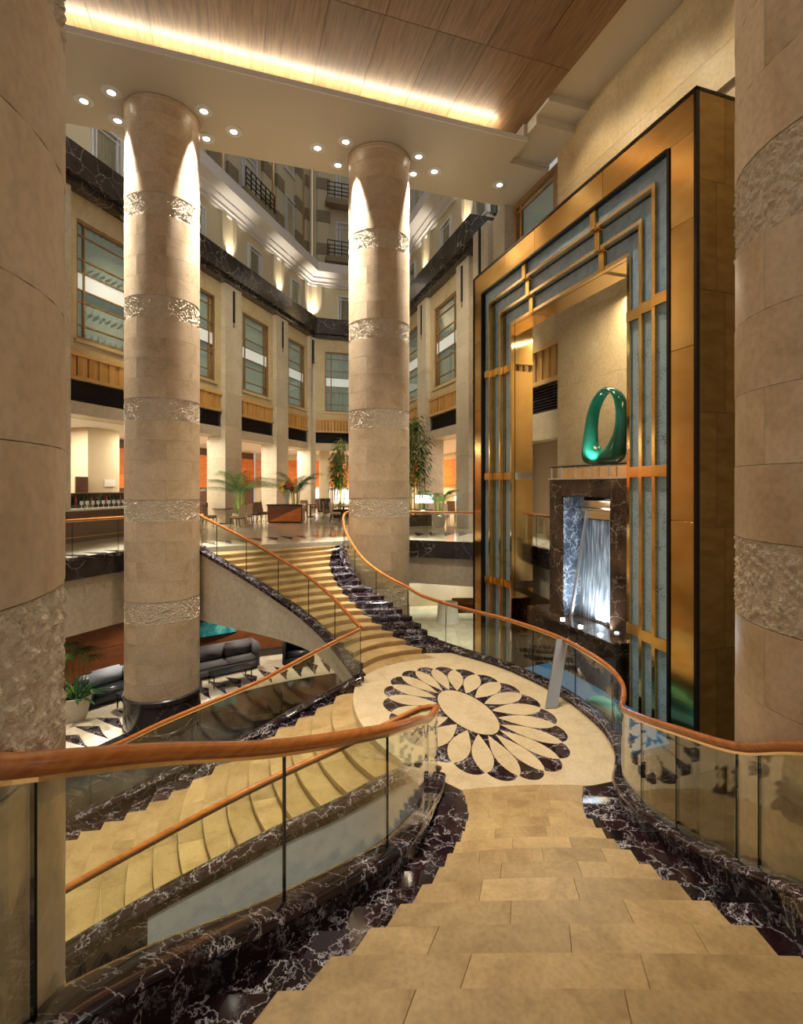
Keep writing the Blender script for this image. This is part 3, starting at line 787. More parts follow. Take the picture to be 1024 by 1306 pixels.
DL = ['outermost soffit downlight, far to the left of the lounge column head', 'soffit downlight just left of the lounge column head, nearer the cove', 'soffit downlight partly hidden by the left flank of the lounge column head',
      'soffit downlight right of the lounge column head, nearest the cove', 'soffit downlight touching the right flank of the lounge column head', 'soffit downlight farthest right of the lounge column head',
      'soffit downlight farthest left of the far column head between stair and portal', 'soffit downlight left of the far column head, nearest the cove', 'soffit downlight touching the left flank of the far column head',
      'soffit downlight right of the far column head, nearest the cove', 'soffit downlight farthest right of the far column head', 'soffit downlight mostly hidden behind the right flank of the far column head', 'lone soffit downlight in the corner by the curtained window']
for i, (px, py) in enumerate(((107, 128), (142, 117), (150, 153), (260, 141), (263, 176), (298, 167), (405, 188), (441, 180), (431, 210), (534, 199), (554, 218), (527, 221), (637, 235))):
    p = PZ(px, py, ZS)
    d = root('downlight', p, ['ceiling downlight in the soffit nearest the picture edge', 'ceiling downlight beside the top of the stone column', ''][0 if i == 0 else 1], 'light', 'soffit downlights')
    d['label'] = DL[i]
    auto(make('trim_ring', MB().lathe([(.10, -.035), (.21, -.035), (.24, -.02), (.24, 0), (.10, 0), (.10, -.03)], p, 24, caps=False), 'white', d), 50)
    make('lens', MB().lathe([(.0, -.012), (.10, -.012), (.10, -.004), (0, -.004)], p, 16), 'lamp', d)
    near = min(PC.values(), key=lambda c: (c.xy-p.xy).length)
    aim = Vector((near.x, near.y, 7.0)) if i < 12 else Vector((p.x, p.y, 0))
    lamp('SPOT', 'downlight_beam', p-Vector((0, 0, .06)), 6500, (1, .96, .91), aim, .06, 30, .7)
# ------------------------------------------------------------------ stone wall behind the portal
sw = make('wall_stone', MB().box((9.58, -2, 0), (9.9, 13.5, 17.6)), 'joint', kind='structure')
zs = [0, 2.4, 4.8, 7.2, 9.6, 11.6, 13.6, 15.6, 17.55]
for j in range(len(zs)-1):
    y = 13.5
    k = 0
    while y > -2:
        y2 = max(-2, y-(2.6 if (j+k) % 2 else 3.4))
        make('stone_panel', MB().box((9.50, y2+.003, zs[j]+.003), (9.585, y-.003, zs[j+1]-.003)), 'stone_wall', sw)
        y = y2; k += 1
tr = MB().box((9.40, -2, 14.7), (9.498, 9.6, 15.45)); make('trim_stone', tr, 'stone_wall', kind='structure')
# ------------------------------------------------------------------ brass portal
PXF = 7.13; Y0, Y1, ZT = 6.38, 14.5, 13.07
portal = root('brass_portal', (PXF, (Y0+Y1)/2, 0), 'huge stepped brass and blue glass portal around the waterfall', 'portal')
TH = .95
def legbox(y0, y1, z0, z1, x0, x1, m, name): return make(name, MB().box((x0, y0, z0), (x1, y1, z1)), m, portal)
zz = [0, 3.0, 6.0, 8.9, 11.0]
for a, b in zip(zz, zz[1:]+[ZT-.65]):
    for ya, yb in ((Y0+.03, Y0+.55), (Y1-.55, Y1-.03)):
        bevel(legbox(ya, yb, a+.003, b-.003, PXF, PXF+TH, 'brass', 'brass_panel'), .004)
yy = [Y0+.03, 8.6, 11.1, 12.6, Y1-.03]
for a, b in zip(yy, yy[1:]):
    bevel(legbox(a+.003, b-.003, ZT-.65, ZT-.03, PXF, PXF+TH, 'brass', 'brass_panel'), .004)
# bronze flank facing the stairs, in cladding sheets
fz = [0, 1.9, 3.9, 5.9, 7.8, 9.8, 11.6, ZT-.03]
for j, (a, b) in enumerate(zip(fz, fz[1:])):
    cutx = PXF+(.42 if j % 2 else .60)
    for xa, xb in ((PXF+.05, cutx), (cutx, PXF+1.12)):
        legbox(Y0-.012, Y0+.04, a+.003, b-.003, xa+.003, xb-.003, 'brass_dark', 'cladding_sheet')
e = MB()
e.box((PXF-.02, Y0-.02, 0), (PXF+.05, Y0+.035, ZT)); e.box((PXF-.02, Y1-.035, 0), (PXF+.05, Y1+.02, ZT)); e.box((PXF-.02, Y0-.02, ZT-.035), (PXF+1.15, Y0+.035, ZT+.02))
e.box((PXF-.02, Y0+.035, ZT-.035), (PXF+.05, Y1-.035, ZT+.02)); e.box((PXF+.05, Y0+.035, ZT-.03), (PXF+1.15, Y1, ZT+.0))
make('dark_edge', e, 'black_metal', portal)
e = MB(); q0, q1, qz = Y0+.55, Y1-.55, ZT-.65
for b_ in (((PXF-.025, q0-.02, 0), (PXF+.12, q0+.03, qz)), ((PXF-.025, q1-.03, 0), (PXF+.12, q1+.02, qz)), ((PXF-.025, q0+.03, qz-.03), (PXF+.12, q1-.03, qz+.02))): e.box(*b_)
make('inner_dark_edge', e, 'black_metal', portal)
# three stepped glass bands; each one deeper and further in
ST, DX = .43, .11
CB = [3.78, 6.86, 9.93]       # cross bars on the legs
TB = [8.95, 11.65]            # cross bars on the head
def ringband(i):
    a0, a1, az = q0+ST*i, q1-ST*i, qz-ST*i
    b0, b1, bz = q0+ST*(i+1), q1-ST*(i+1), qz-ST*(i+1)
    x = PXF+.06+DX*i
    bw = .075
    # glass panes: legs between cross bars, head between head bars
    lv = [0]+CB
    for j in range(4):
        z0 = lv[j]+(.09 if j else 0); z1 = CB[j]-.09 if j < 3 else az-.02
        for ya, yb, s in ((a0+.02, b0-bw, 0), (b1+bw, a1-.02, 1)):
            if j == 3:           # mitred to the head
                zt0 = az-.02; zi = bz+bw
                pts = ([(ya, z0), (yb, z0), (yb, zi), (ya, zt0)] if s == 0 else [(ya, z0), (yb, z0), (yb, zt0), (ya, zi)])
            else: pts = [(ya, z0), (yb, z0), (yb, z1), (ya, z1)]
            g = MB().hexa([(x+.04, p[0], p[1]) for p in pts]+[(x+.07, p[0], p[1]) for p in pts])
            make('glass_pane', g, 'seeded_glass' if j < 3 else 'blue_glass', portal)
    hb = [a0+.02]+[t for t in TB]+[a1-.02]
    for j in range(3):
        ya = hb[j]+(.09 if j else 0); yb = hb[j+1]-(.09 if j < 2 else 0)
        zt, zi = az-.02, bz+bw
        yi0 = b0-bw if j == 0 else ya; yi1 = b1+bw if j == 2 else yb
        pts = [(yi0, zi), (yi1, zi), (yb, zt), (ya, zt)]
        make('glass_pane', MB().hexa([(x+.04, p[0], p[1]) for p in pts]+[(x+.07, p[0], p[1]) for p in pts]), 'blue_glass', portal)
    # brass bars at the inner edge of the band, reaching back to the next step
    xe = x+DX+.08 if i < 2 else PXF+TH
    for ya, yb in ((b0-bw, b0), (b1, b1+bw)):
        for z0, z1 in zip([0]+[c+.1 for c in CB], [c-.1 for c in CB]+[bz]):
            make('brass_bar', MB().box((x-.02, ya, z0), (xe, yb, z1)), 'brass_mirror' if i == 2 else 'brass', portal)
    hh = [b0-bw]+TB+[b1+bw]
    for j in range(3):
        make('brass_bar', MB().box((x-.02, hh[j]+(.08 if j else 0), bz), (xe, hh[j+1]-(.08 if j < 2 else 0), bz+bw)), 'brass_pale', portal)
    for cz in CB:
        for ya, yb in ((a0+.02, b0), (b1, a1-.02)):
            make('cross_bar', MB().box((x-.035, ya, cz-.1), (x+.08, yb, cz+.1)), 'brass', portal)
    for cy in TB:
        make('cross_bar', MB().box((x-.035, cy-.08, bz), (x+.08, cy+.08, az-.02)), 'brass', portal)
    bk = MB()
    for b_ in (((x+.08, a0, 0), (x+.10, b0, az)), ((x+.08, b1, 0), (x+.10, a1, az)), ((x+.08, b0, bz), (x+.10, b1, az))): bk.box(*b_)
    make('back_sheet', bk, 'black_metal', portal)
for i in range(3): ringband(i)
# ------------------------------------------------------------------ waterfall monument in the opening
MX = 7.55; my0, my1 = 8.30, 11.06
mon = root('waterfall_monument', (MX+.4, 9.7, 0), 'brown veined marble frame with a lit sheet of falling water', 'fountain')
mz = 6.74; wz0, wz1 = 3.40, 6.34; wy0, wy1 = 8.86, 10.55
for z0, z1 in ((3.42, 5.05), (5.05, mz)):
    make('marble_pier', MB().box((MX, wy1, z0+.002), (MX+.75, my1, z1-.002)), 'emperador', mon)
    make('marble_pier', MB().box((MX-.02, my0, z0+.002), (MX+.75, wy0, z1-.002)), 'emperador', mon)
make('marble_lintel', MB().box((MX, wy0+.002, wz1), (MX+.75, wy1-.002, mz-.002)), 'emperador', mon)
make('water_back', MB().box((MX+.62, wy0, 3.2), (MX+.70, wy1, wz1)), 'black_metal', mon)
wb = MB(); vs = []
n = 24; mrows = 14
for j in range(mrows+1):
    for i in range(n+1):
        y = wy0+(wy1-wy0)*i/n; z = 3.3+(wz1-.55-3.3)*j/mrows
        vs.append((MX+.52+.035*math.sin(i*1.7)*.5+.02*noise.noise(Vector((y*6, z*1.2, 0)))-.10*(1-j/mrows)**2, y, z))
wb.add(vs, [(j*(n+1)+i, j*(n+1)+i+1, (j+1)*(n+1)+i+1, (j+1)*(n+1)+i) for j in range(mrows) for i in range(n)])
make('water_sheet', wb, 'water', mon, smooth=True)
sd = MB(); vs = []
for j in range(15):
    for i in range(9):
        x = MX+.02+.6*i/8; z = 3.35+(wz1-3.37)*j/14
        vs.append((x, wy1-.03+.03*noise.noise(Vector((x*7, z*3, 2))), z))
sd.add(vs, [(j*9+i, j*9+i+1, (j+1)*9+i+1, (j+1)*9+i) for j in range(14) for i in range(8)])
make('wet_side', sd, 'wet', mon, smooth=True)
make('spout_trough', MB().bar((MX+.42, wy0, wz1-.30), (MX+.42, wy1-.15, wz1-.30), .05, 12), 'brass_pale', mon)
make('trough_plate', MB().box((MX+.40, wy0, wz1-.52), (MX+.50, wy1-.2, wz1-.1)), 'brass_pale', mon)
make('chute_blade', MB().hexa([(MX+.06, wy1-.25, 3.42), (MX+.12, wy1-.25, 3.42), (MX+.12, wy1-.19, 3.42), (MX+.06, wy1-.19, 3.42), (MX+.40, wy1-.42, 6.0), (MX+.46, wy1-.42, 6.0), (MX+.46, wy1-.36, 6.0), (MX+.40, wy1-.36, 6.0)]), 'steel', mon)
for y0, y1 in ((8.30, 9.55), (9.55, 10.8)):
    make('pedestal_panel', MB().box((7.2, y0+.002, 0), (MX+.8, y1-.002, 3.38)), 'emperador', mon)
make('basin_ledge', MB().box((7.15, 8.30, 3.38), (MX+.5, 10.85, 3.44)), 'emperador', mon)
make('side_pedestal', MB().box((7.62, 10.86, 0), (8.3, 12.2, 3.3)), 'emperador', mon)
make('top_ledge', MB().box((MX-.03, my0, mz), (MX+.78, my1+.03, mz+.035)), 'steel', mon)
for i, y in enumerate((8.9, 9.55, 10.2)):
    l = make('ledge_lamp', MB().lathe([(0, 0), (.05, 0), (.05, .03), (0, .035)], (7.32, y, 3.44), 12), 'led', mon)
    lamp('SPOT', 'ledge_beam', (7.36, y, 3.5), 45, (.85, .93, 1), (8.0, y, 4.6), .04, 100, .6)
lamp('AREA', 'waterfall_lamp', (MX+.30, 9.7, 3.5), 70, (.85, .93, 1), (MX+.5, 9.7, 6), .3, sizey=1.4)
lamp('AREA', 'waterfall_lamp', (MX+.25, 9.7, 6.25), 12, (.85, .93, 1), (MX+.5, 9.7, 3), .2, sizey=1.4)
# little steel rail on the monument
rl = root('monument_rail', (MX+.02, 9.7, mz+.036), 'small polished steel rail along the top of the waterfall frame', 'rail')
for y in (8.4, 8.95, 9.5, 10.05, 10.6, 11.0): make('post', MB().bar((MX+.02, y, mz+.036), (MX+.02, y, mz+.30), .017, 8), 'steel', rl)
make('top_rail', MB().bar((MX+.02, 8.3, mz+.31), (MX+.02, 11.05, mz+.31), .018, 8), 'black_metal', rl)
# ------------------------------------------------------------------ jade ring sculpture
XR = 7.95
plt = root('sculpture_plinth', (XR, 9.6, mz+.036), 'low pale brass plinth under the green ring sculpture', 'plinth')
make('plinth_block', MB().box((7.68, 8.34, mz+.036), (8.28, 10.75, mz+.27)), 'brass_pale', plt)
ring_s = root('ring_sculpture', (XR, 9.7, mz+.27), 'green glass loop sculpture on top of the waterfall frame', 'sculpture')
outer = [(742, 597), (743.5, 578), (746, 560), (748.5, 543), (752, 526), (757, 512), (764, 501), (772, 495), (779, 493.5), (787, 496), (794, 502), (799, 512), (802.5, 526), (804, 542), (804, 556), (803, 570), (801, 582), (797, 594), (785, 597), (770, 597), (756, 597)]
inner = [(762, 566), (761.5, 556), (761, 546), (761.5, 536), (763, 526), (766, 517), (770, 509), (774.5, 503.5), (779, 502), (783, 504.5), (786, 509.5), (788, 517), (789, 527), (788.5, 537), (787, 547), (784, 556), (780.5, 563), (776.5, 569), (772.5, 573.5), (769, 574), (765, 571)]
O = [PX(a, b, XR) for a, b in outer]; I = [PX(a, b, XR) for a, b in inner]
g = MB(); vs = []; zmin = min(p.z for p in O)
dz = mz+.272-zmin
for o_, i_ in zip(O, I):
    o_ = o_+Vector((0, 0, dz)); i_ = i_+Vector((0, 0, dz)); md = (o_+i_)/2; L = (o_-i_).length
    th = .16+.09*min(1, L)
    vs += [o_, md*.5+o_*.5-Vector((th*.8, 0, 0)), md*.45+i_*.55-Vector((th, 0, 0)), i_-Vector((.03, 0, 0)), i_+Vector((.05, 0, 0)), md+Vector((th, 0, 0))]
n = len(O); s6 = 6
g.add(vs, [(i*s6+k, ((i+1) % n)*s6+k, ((i+1) % n)*s6+(k+1) % s6, i*s6+(k+1) % s6) for i in range(n) for k in range(s6)])
rs = make('glass_loop', g, 'jade', ring_s, smooth=True)
md_ = rs.modifiers.new('subdivision', 'SUBSURF'); md_.levels = 2; md_.render_levels = 2
lamp('SPOT', 'ring_lamp', (7.62, 9.7, mz+.4), 60, (.9, 1, .95), (XR, 9.75, 8.0), .05, 110, .6)
# ------------------------------------------------------------------ pool between landing and portal
poolp = [W(2.35, 11.4), W(2.95, 10.3), W(3.3, 9.6), W(3.5, 8.7), W(3.58, 7.8), W(4.35, 8.1), W(4.35, 9.2), W(4.08, 10.3), W(3.5, 12.0)]
pool = root('water_pool', (5.8, 6.7, 0), 'blue water basin between the flower landing and the waterfall', 'pool')
make('basin_wall', MB().prism(poolp, 0, 2.38), 'emperador', pool)
make('water_surface', MB().prism([FCp.lerp(q, .96) for FCp in [sum(poolp, Vector())/len(poolp)] for q in poolp], 2.38, 2.46), 'pool', pool)
tl = root('teal_glass_shell', (*W(3.7, 9.1).xy, 2.46), 'curved teal glass shell lying at the pool edge', 'sculpture')
tg = MB(); pth = [W(3.52+.05*i, 9.7-.15*i, 2.40+.24*math.sin(math.pi*(i+1)/9)) for i in range(8)]
tg.tube(pth, lambda t: .03+.11*math.sin(math.pi*t), 12)
make('shell', tg, 'teal', tl, smooth=True)
# ------------------------------------------------------------------ atrium facades
OP, LB, LT, WT, WB, WU, BB, BT, CBT, CTP, TOP = 8.98, 9.42, 10.14, 11.08, 11.56, 15.58, 16.37, 17.6, 19.9, 21.2, 29.5
WIN = [0]
def frame(o, u, n):
    o, u, n = Vector(o), Vector(u).normalized(), Vector(n).normalized()
    return lambda s, q: o+u*s+n*q
def window(F, sc, w, z0, z1, o, cols, rows, blindrow=None, m='frame', t=.06, curtain='curtain', panes=True):
    WIN[0] += 1
    s0 = sc-w/2
    f = MB()
    for a, b, c, d in ((s0, s0+t*1.4, z0, z1), (s0+w-t*1.4, s0+w, z0, z1), (s0+t*1.4, s0+w-t*1.4, z0, z0+t*1.4), (s0+t*1.4, s0+w-t*1.4, z1-t*1.4, z1)):
        f.fbox(F, a, b, o-.10, o+.05, c, d)
    wd = make('window_%d' % WIN[0], f, m, kind='structure')
    for c in cols[1:-1]:
        x = s0+w*c; make('mullion', MB().fbox(F, x-t/2, x+t/2, o-.06, o+.02, z0+t, z1-t), m, wd)
    H = z1-z0
    for r in rows[1:-1]:
        z = z1-H*r; make('glazing_bar', MB().fbox(F, s0+t, s0+w-t, o-.05, o+.015, z-t*.4, z+t*.4), m, wd)
    if panes:
        for ci in range(len(cols)-1):
            for ri in range(len(rows)-1):
                a, b = s0+w*cols[ci]+t/2, s0+w*cols[ci+1]-t/2
                c, d = z1-H*rows[ri+1]+t*.4, z1-H*rows[ri]-t*.4
                lit = ri == blindrow
                make('pane', MB().fbox(F, a, b, o-.04, o-.028, c, d), 'blind' if lit else 'pane', wd)
    else: make('pane', MB().fbox(F, s0+t, s0+w-t, o-.04, o-.03, z0+t, z1-t), 'pane', wd)
    n = int(w/.13); vs = []
    for i in range(n+1):
        p = F(s0+w*i/n, o-.28+.075*(1 if i % 2 else -1)+.01*math.sin(i*2.3)); vs += [(p.x, p.y, z0), (p.x, p.y, z1)]
    make('curtain', MB().add(vs, [(2*i, 2*i+2, 2*i+3, 2*i+1) for i in range(n)]), curtain, wd, fix=False)
    bk = MB().fbox(F, s0-.05, s0+w+.05, o-.40, o-.36, z0-.05, z1+.05); make('back_board', bk, 'louver', wd)
    return wd
ROWS = [0, .12, .32, .43, .58, .68, .88, 1]
def solid(F, parent, name, m, s0, s1, o0, o1, z0, z1): return make(name, MB().fbox(F, s0, s1, o0, o1, z0, z1), m, parent)
def facade(name, F, s0, s1, piers, bays, pw=1.36, cornice=True, upper=True, bandto=None, balc=(), where=''):
    wl = make(name, MB().fbox(F, s0, s1, -.9, -.75, OP, TOP), 'joint', kind='structure')
    for pc, w_ in piers:
        zc = [ZD, 6.3, 7.9, 9.5, 11.1, 12.7, 14.3, BB]
        for a, b in zip(zc, zc[1:]):
            solid(F, wl, 'pier_block', 'pier', pc-w_/2, pc+w_/2, -.74, .24, a+.003, b-.003)
        solid(F, wl, 'pier_slot', 'black_metal', pc-.07, pc+.05, .24, .29, BB-1.75, BB-.2)
        solid(F, wl, 'slot_foot', 'brass_dark', pc-.035, pc+.015, .24, .28, BB-2.0, BB-1.75)
    for bi, (a, b, wc, ww) in enumerate(bays):
        solid(F, wl, 'lintel', 'pier', a, b, -.74, .02, OP, LB)
        solid(F, wl, 'louver_back', 'louver', a, b, -.74, -.16, LB, LT)
        sl = MB()
        for i in range(9):
            z = LB+.04+(LT-LB-.06)*i/9
            q = [F(a, -.14), F(b, -.14), F(b, -.02), F(a, -.02)]
            sl.hexa([(q[0].x, q[0].y, z+.05), (q[1].x, q[1].y, z+.05), (q[2].x, q[2].y, z), (q[3].x, q[3].y, z), (q[0].x, q[0].y, z+.065), (q[1].x, q[1].y, z+.065), (q[2].x, q[2].y, z+.015), (q[3].x, q[3].y, z+.015)])
        make('louver_slat', sl, 'louver', wl)['kind'] = 'stuff'
        solid(F, wl, 'fascia_rail', 'fascia_rail', a, b, -.2, .08, LT, LT+.13)
        solid(F, wl, 'fascia_rail', 'fascia_rail', a, b, -.2, .08, WT-.14, WT)
        nb = max(4, int((b-a)/.21))
        for i in range(nb):
            x0, x1 = a+(b-a)*i/nb, a+(b-a)*(i+1)/nb
            solid(F, wl, 'fascia_board', 'fascia', x0+.012, x1-.012, -.2, .035-(.045 if i % 2 else 0), LT+.13, WT-.14)
        solid(F, wl, 'spandrel', 'facade', a, b, -.74, .0, WT+.003, WB-.003)
        solid(F, wl, 'surround', 'facade', a, wc-ww/2, -.74, .0, WB, WU)
        solid(F, wl, 'surround', 'facade', wc+ww/2, b, -.74, .0, WB, WU)
        solid(F, wl, 'surround', 'facade', a, b, -.74, .0, WU+.003, BB)
        solid(F, wl, 'sill', 'facade', wc-ww/2-.1, wc+ww/2+.1, 0, .10, WB-.16, WB-.04)
        window(F, wc, ww, WB, WU, -.10, [0, .14, .86, 1], ROWS, 3)
    e1 = bandto if bandto is not None else s1
    nseg = max(1, int((e1-s0)/2.6))
    for i in range(nseg):
        a, b = s0+(e1-s0)*i/nseg, s0+(e1-s0)*(i+1)/nseg
        solid(F, wl, 'marble_panel', 'marble_band', a+.002, b-.002, -.74, .62, BB+.22, BT)
        solid(F, wl, 'marble_panel', 'marble_band', a+.002, b-.002, -.74, .42, BB, BB+.215)
    solid(F, wl, 'upper_wall', 'cream', s0, e1, -.74, -.12, BT, CBT)
    for pc, w_ in piers:
        if pc > e1: continue
        for q in (-.42, .42): solid(F, wl, 'pilaster', 'cream', pc+q-.17, pc+q+.17, -.12, .02, BT, CBT)
        p = F(pc, .2)
        lamp('SPOT', 'band_uplight', (p.x, p.y, BT+.08), 260, (1, .88, .70), (F(pc, -.05).x, F(pc, -.05).y, CBT), .06, 75, .8)
    for bi, (a, b, wc, ww) in enumerate(bays):
        if wc > e1: continue
        window(F, wc, 1.35, BT+.10, CBT-.45, -.08, [0, .16, .84, 1], [0, .14, 1], None, 'white_frame', .07, 'curtain_dark')
    pr = [(0, CBT), (.12, CBT), (.12, CBT+.16), (.24, CBT+.16), (.24, CBT+.30), (.40, CBT+.42), (.40, CBT+.52), (.85, CBT+.72), (.85, CTP), (0, CTP)]
    q0, q1 = F(s0, -.12), F(e1, -.12)
    A = [F(s0, -.12+o) for o, z in pr]; B = [F(e1, -.12+o) for o, z in pr]
    m = len(pr)
    mb = MB().add([(p.x, p.y, z) for p, (o, z) in zip(A, pr)]+[(p.x, p.y, z) for p, (o, z) in zip(B, pr)], [(i, (i+1) % m, m+(i+1) % m, m+i) for i in range(m)]+[tuple(range(m)), tuple(range(2*m-1, m-1, -1))])
    make('cornice', mb, 'cornice', wl)
    solid(F, wl, 'attic_wall', 'cream', s0, e1, -.74, -.45, CTP, TOP)
    for pc, w_ in piers:
        if pc > e1: continue
        for q in (-.75, .75):
            solid(F, wl, 'pilaster', 'cream', pc+q-.4, pc+q+.4, -.45, -.32, CTP, TOP)
            for z in (22.2, 24.4, 26.6): solid(F, wl, 'brown_band', 'cream_dark', pc+q-.44, pc+q+.44, -.46, -.28, z, z+.75)
        solid(F, wl, 'gilt_strip', 'brass_pale', pc-.05, pc+.05, -.45, -.36, CTP, TOP)
    for bi, (a, b, wc, ww) in enumerate(bays):
        if wc > e1: continue
        for z in (21.9, 25.8):
            bal = bi in balc
            window(F, wc, 1.5, z+(.1 if bal else .35), z+2.75, -.42, [0, .2, .8, 1], [0, .16, 1], None, 'white_frame', .10, 'curtain_dark')
            if bal:
                solid(F, wl, 'balcony_slab', 'cream_dark', wc-1.5, wc+1.5, -.45, .35, z-.35, z)
                rr = root('balcony_rail', (F(wc, .25).x, F(wc, .25).y, z), 'black metal balcony railing, %s of the two on the %s' % ('lower' if z < 23 else 'upper', where), 'railing', 'balcony railings high in the atrium')
                for h in (.25, .5, .75, 1.05):
                    make('rail_bar', MB().fbox(F, wc-1.45, wc+1.45, .27, .31, z+h-.025, z+h+.025), 'black_metal', rr)
                for i in range(7):
                    x = wc-1.42+2.84*i/6
                    make('post', MB().fbox(F, x-.025, x+.025, .265, .315, z, z+1.05), 'black_metal', rr)
    return wl
FL = frame((-5.28, 19.26, 0), (.563, .8265, 0), (.8265, -.563, 0))
FF = frame((4.76, 34, 0), (1, 0, 0), (0, -1, 0))
FR = frame((9.66, 34, 0), (0, -1, 0), (-1, 0, 0))
def bays_of(ps, pw, lo, hi, ww):
    e = [lo]+[v for p, w_ in ps for v in (p-w_/2, p+w_/2)]+[hi]; out = []
    for a, b in zip(e[0::2], e[1::2]):
        if b-a > .9: out.append((a, b, (a+b)/2, min(ww, b-a-.6)))
    return out
pl_ = [(-5.5, 1.36), (-.7, 1.36), (4.1, 1.36), (8.9, 1.36), (13.7, 1.36), (17.6, .5)]
facade('wall_left', FL, -6, 17.83, pl_, [b for b in bays_of(pl_, 0, -6.2, 17.85, 2.6)], balc=(3,), where='slanting left atrium wall')
pf_ = [(.15, .3), (4.75, .3)]
facade('wall_far', FF, 0, 4.9, pf_, [(.3, 4.6, 2.5, 3.1)], balc=(0,), where='far atrium wall')
pr_ = [(.2, .4), (3.6, 1.3), (8.6, 1.3), (13.7, 1.3)]
rb = bays_of(pr_, 0, 0, 15.3, 2.75)
facade('wall_right', FR, 0, 15.3, pr_, rb, bandto=15.3, balc=(2,), where='right atrium wall')
# thick pier and curtained window next to the stone wall
tp = make('wall_right_pier', MB().fbox(FR, 15.3, 20.5, -.9, -.75, 0, ZS), 'joint', kind='structure')
for a, b in zip([0, 2.2, 4.4, 6.6, 8.8, 11, 13.2, 15], [2.2, 4.4, 6.6, 8.8, 11, 13.2, 15, ZS-.01]):
    solid(FR, tp, 'pier_block', 'pier', 15.3, 16.55, -.74, .5, a+.003, b-.003)
    solid(FR, tp, 'pier_block', 'pier', 16.57, 17.1, -.74, .30, a+.003, b-.003)
    solid(FR, tp, 'pier_block', 'pier', 17.12, 17.7, -.74, .42, a+.003, b-.003)
solid(FR, tp, 'pier_slot', 'black_metal', 15.85, 15.98, .5, .55, 14.6, ZS-.02)
solid(FR, tp, 'spandrel', 'facade', 17.7, 20.48, -.74, .0, 11.2, 12.4)
solid(FR, tp, 'fascia_rail', 'fascia_rail', 17.7, 20.48, -.1, .1, 9.9, 10.05); solid(FR, tp, 'fascia_rail', 'fascia_rail', 17.7, 20.48, -.1, .1, 11.05, 11.2)
for i in range(14):
    x = 17.7+2.78*i/14; solid(FR, tp, 'fascia_board', 'fascia', x+.012, x+.19, -.1, .05-(.05 if i % 2 else 0), 10.05, 11.05)
solid(FR, tp, 'louver_back', 'louver', 17.7, 20.48, -.74, -.1, 9.0, 9.9)
sl = MB()
for i in range(9):
    z = 9.03+.095*i; sl.fbox(FR, 17.7, 20.48, -.1, .03, z, z+.03)
make('louver_slat', sl, 'louver', tp)['kind'] = 'stuff'
solid(FR, tp, 'lintel', 'facade', 17.7, 20.48, -.74, .06, 8.1, 9.0)
solid(FR, tp, 'back_panel', 'cream', 17.7, 20.48, -2.6, -2.5, ZD, 8.1)
window(FR, 19.08, 2.7, 12.4, ZS-.02, .02, [0, .16, .9, 1], [0, .08, 1], None, 'frame', .12)
# ------------------------------------------------------------------ restaurant shell behind the facades
rc = MB()
rc.prism([FL(-6, -.75), FL(17.83, -.75), FL(20.9, -6.4), FL(-6, -6.4)], 9.0, 9.2)
rc.prism([FF(0, -.75), FF(4.9, -.75), FF(12, -6.2), FF(-3.3, -6.2)], 9.0, 9.19)
rc.prism([FR(0, -.75), FR(15.3, -.75), FR(15.3, -8), FR(-6, -8)], 9.0, 9.18)
make('ceiling_restaurant', rc, 'white', kind='structure')
def backwall(name, F, s0, s1, o, step, low):
    wl = make(name, MB().fbox(F, s0, s1, o-.2, o-.05, ZD, 9.0), low, kind='structure')
    n = max(1, int((s1-s0)/step))
    for i in range(n):
        a, b = s0+(s1-s0)*i/n, s0+(s1-s0)*(i+1)/n
        for z0, z1 in ((6.45, 7.2), (7.2, 7.95), (7.95, 8.55)): solid(F, wl, 'veneer_panel', 'orange_wood', a+.015, b-.015, o-.05, o, z0+.008, z1-.008)
    return wl
backwall('wall_back_left', FL, -6, 20.9, -6.2, 1.6, 'dark_wood')
backwall('wall_back_far', FF, -3.3, 12, -6.0, 1.6, 'cream')
backwall('wall_back_right', FR, -6, 15.3, -5.5, 1.8, 'stone_wall')
for F, s in ((FL, 5.4), (FL, 10.26), (FL, 15.54), (FF, 1.2), (FR, 5.72)):
    p = F(s, -1.7)
    c = root('square_pillar', (p.x, p.y, ZD), {(1, 5.4): 'cream square pillar beside the bar, mostly behind the lounge column', (1, 10.26): 'cream square pillar in the first restaurant opening right of the lounge column', (1, 15.54): 'cream square pillar in the second restaurant opening right of the lounge column', (2, 1.2): 'cream square pillar by the backlit shelves at the far end', (3, 5.72): 'cream square pillar beyond the bamboo, left of the timber door frame'}[(1 if F is FL else 2 if F is FF else 3, s)], 'pillar', 'square pillars inside the restaurant front')
    c['kind'] = 'thing'
    make('shaft', MB().fbox(F, s-.32, s+.32, -2.1, -1.4, ZD+.95, 8.99), 'cream', c)
    make('marble_foot', MB().fbox(F, s-.35, s+.35, -2.13, -1.37, ZD, ZD+.95), 'marble_band', c)
for F, s, o in ((FF, 1.6, -5.6), (FF, 3.2, -5.6)):
    p = F(s, o)
    c = root('backlit_shelf', (p.x, p.y, ZD), 'bright backlit display shelf at the restaurant back, %s' % ('left one of the two' if s < 2 else 'right one, behind the bamboo'), 'shelf', 'backlit shelves at the restaurant back wall')
    make('glow_panel', MB().fbox(F, s-.7, s+.7, o-.1, o-.05, ZD+.4, ZD+1.6), 'shelf_glow', c)
    for i in range(4): make('shelf_board', MB().fbox(F, s-.7, s+.7, o-.05, o+.25, ZD+.38+.4*i, ZD+.41+.4*i), 'dark_wood', c)
    make('side_frame', MB().fbox(F, s-.75, s-.7, o-.1, o+.25, ZD, ZD+1.65), 'dark_wood', c); make('side_frame', MB().fbox(F, s+.7, s+.75, o-.1, o+.25, ZD, ZD+1.65), 'dark_wood', c)
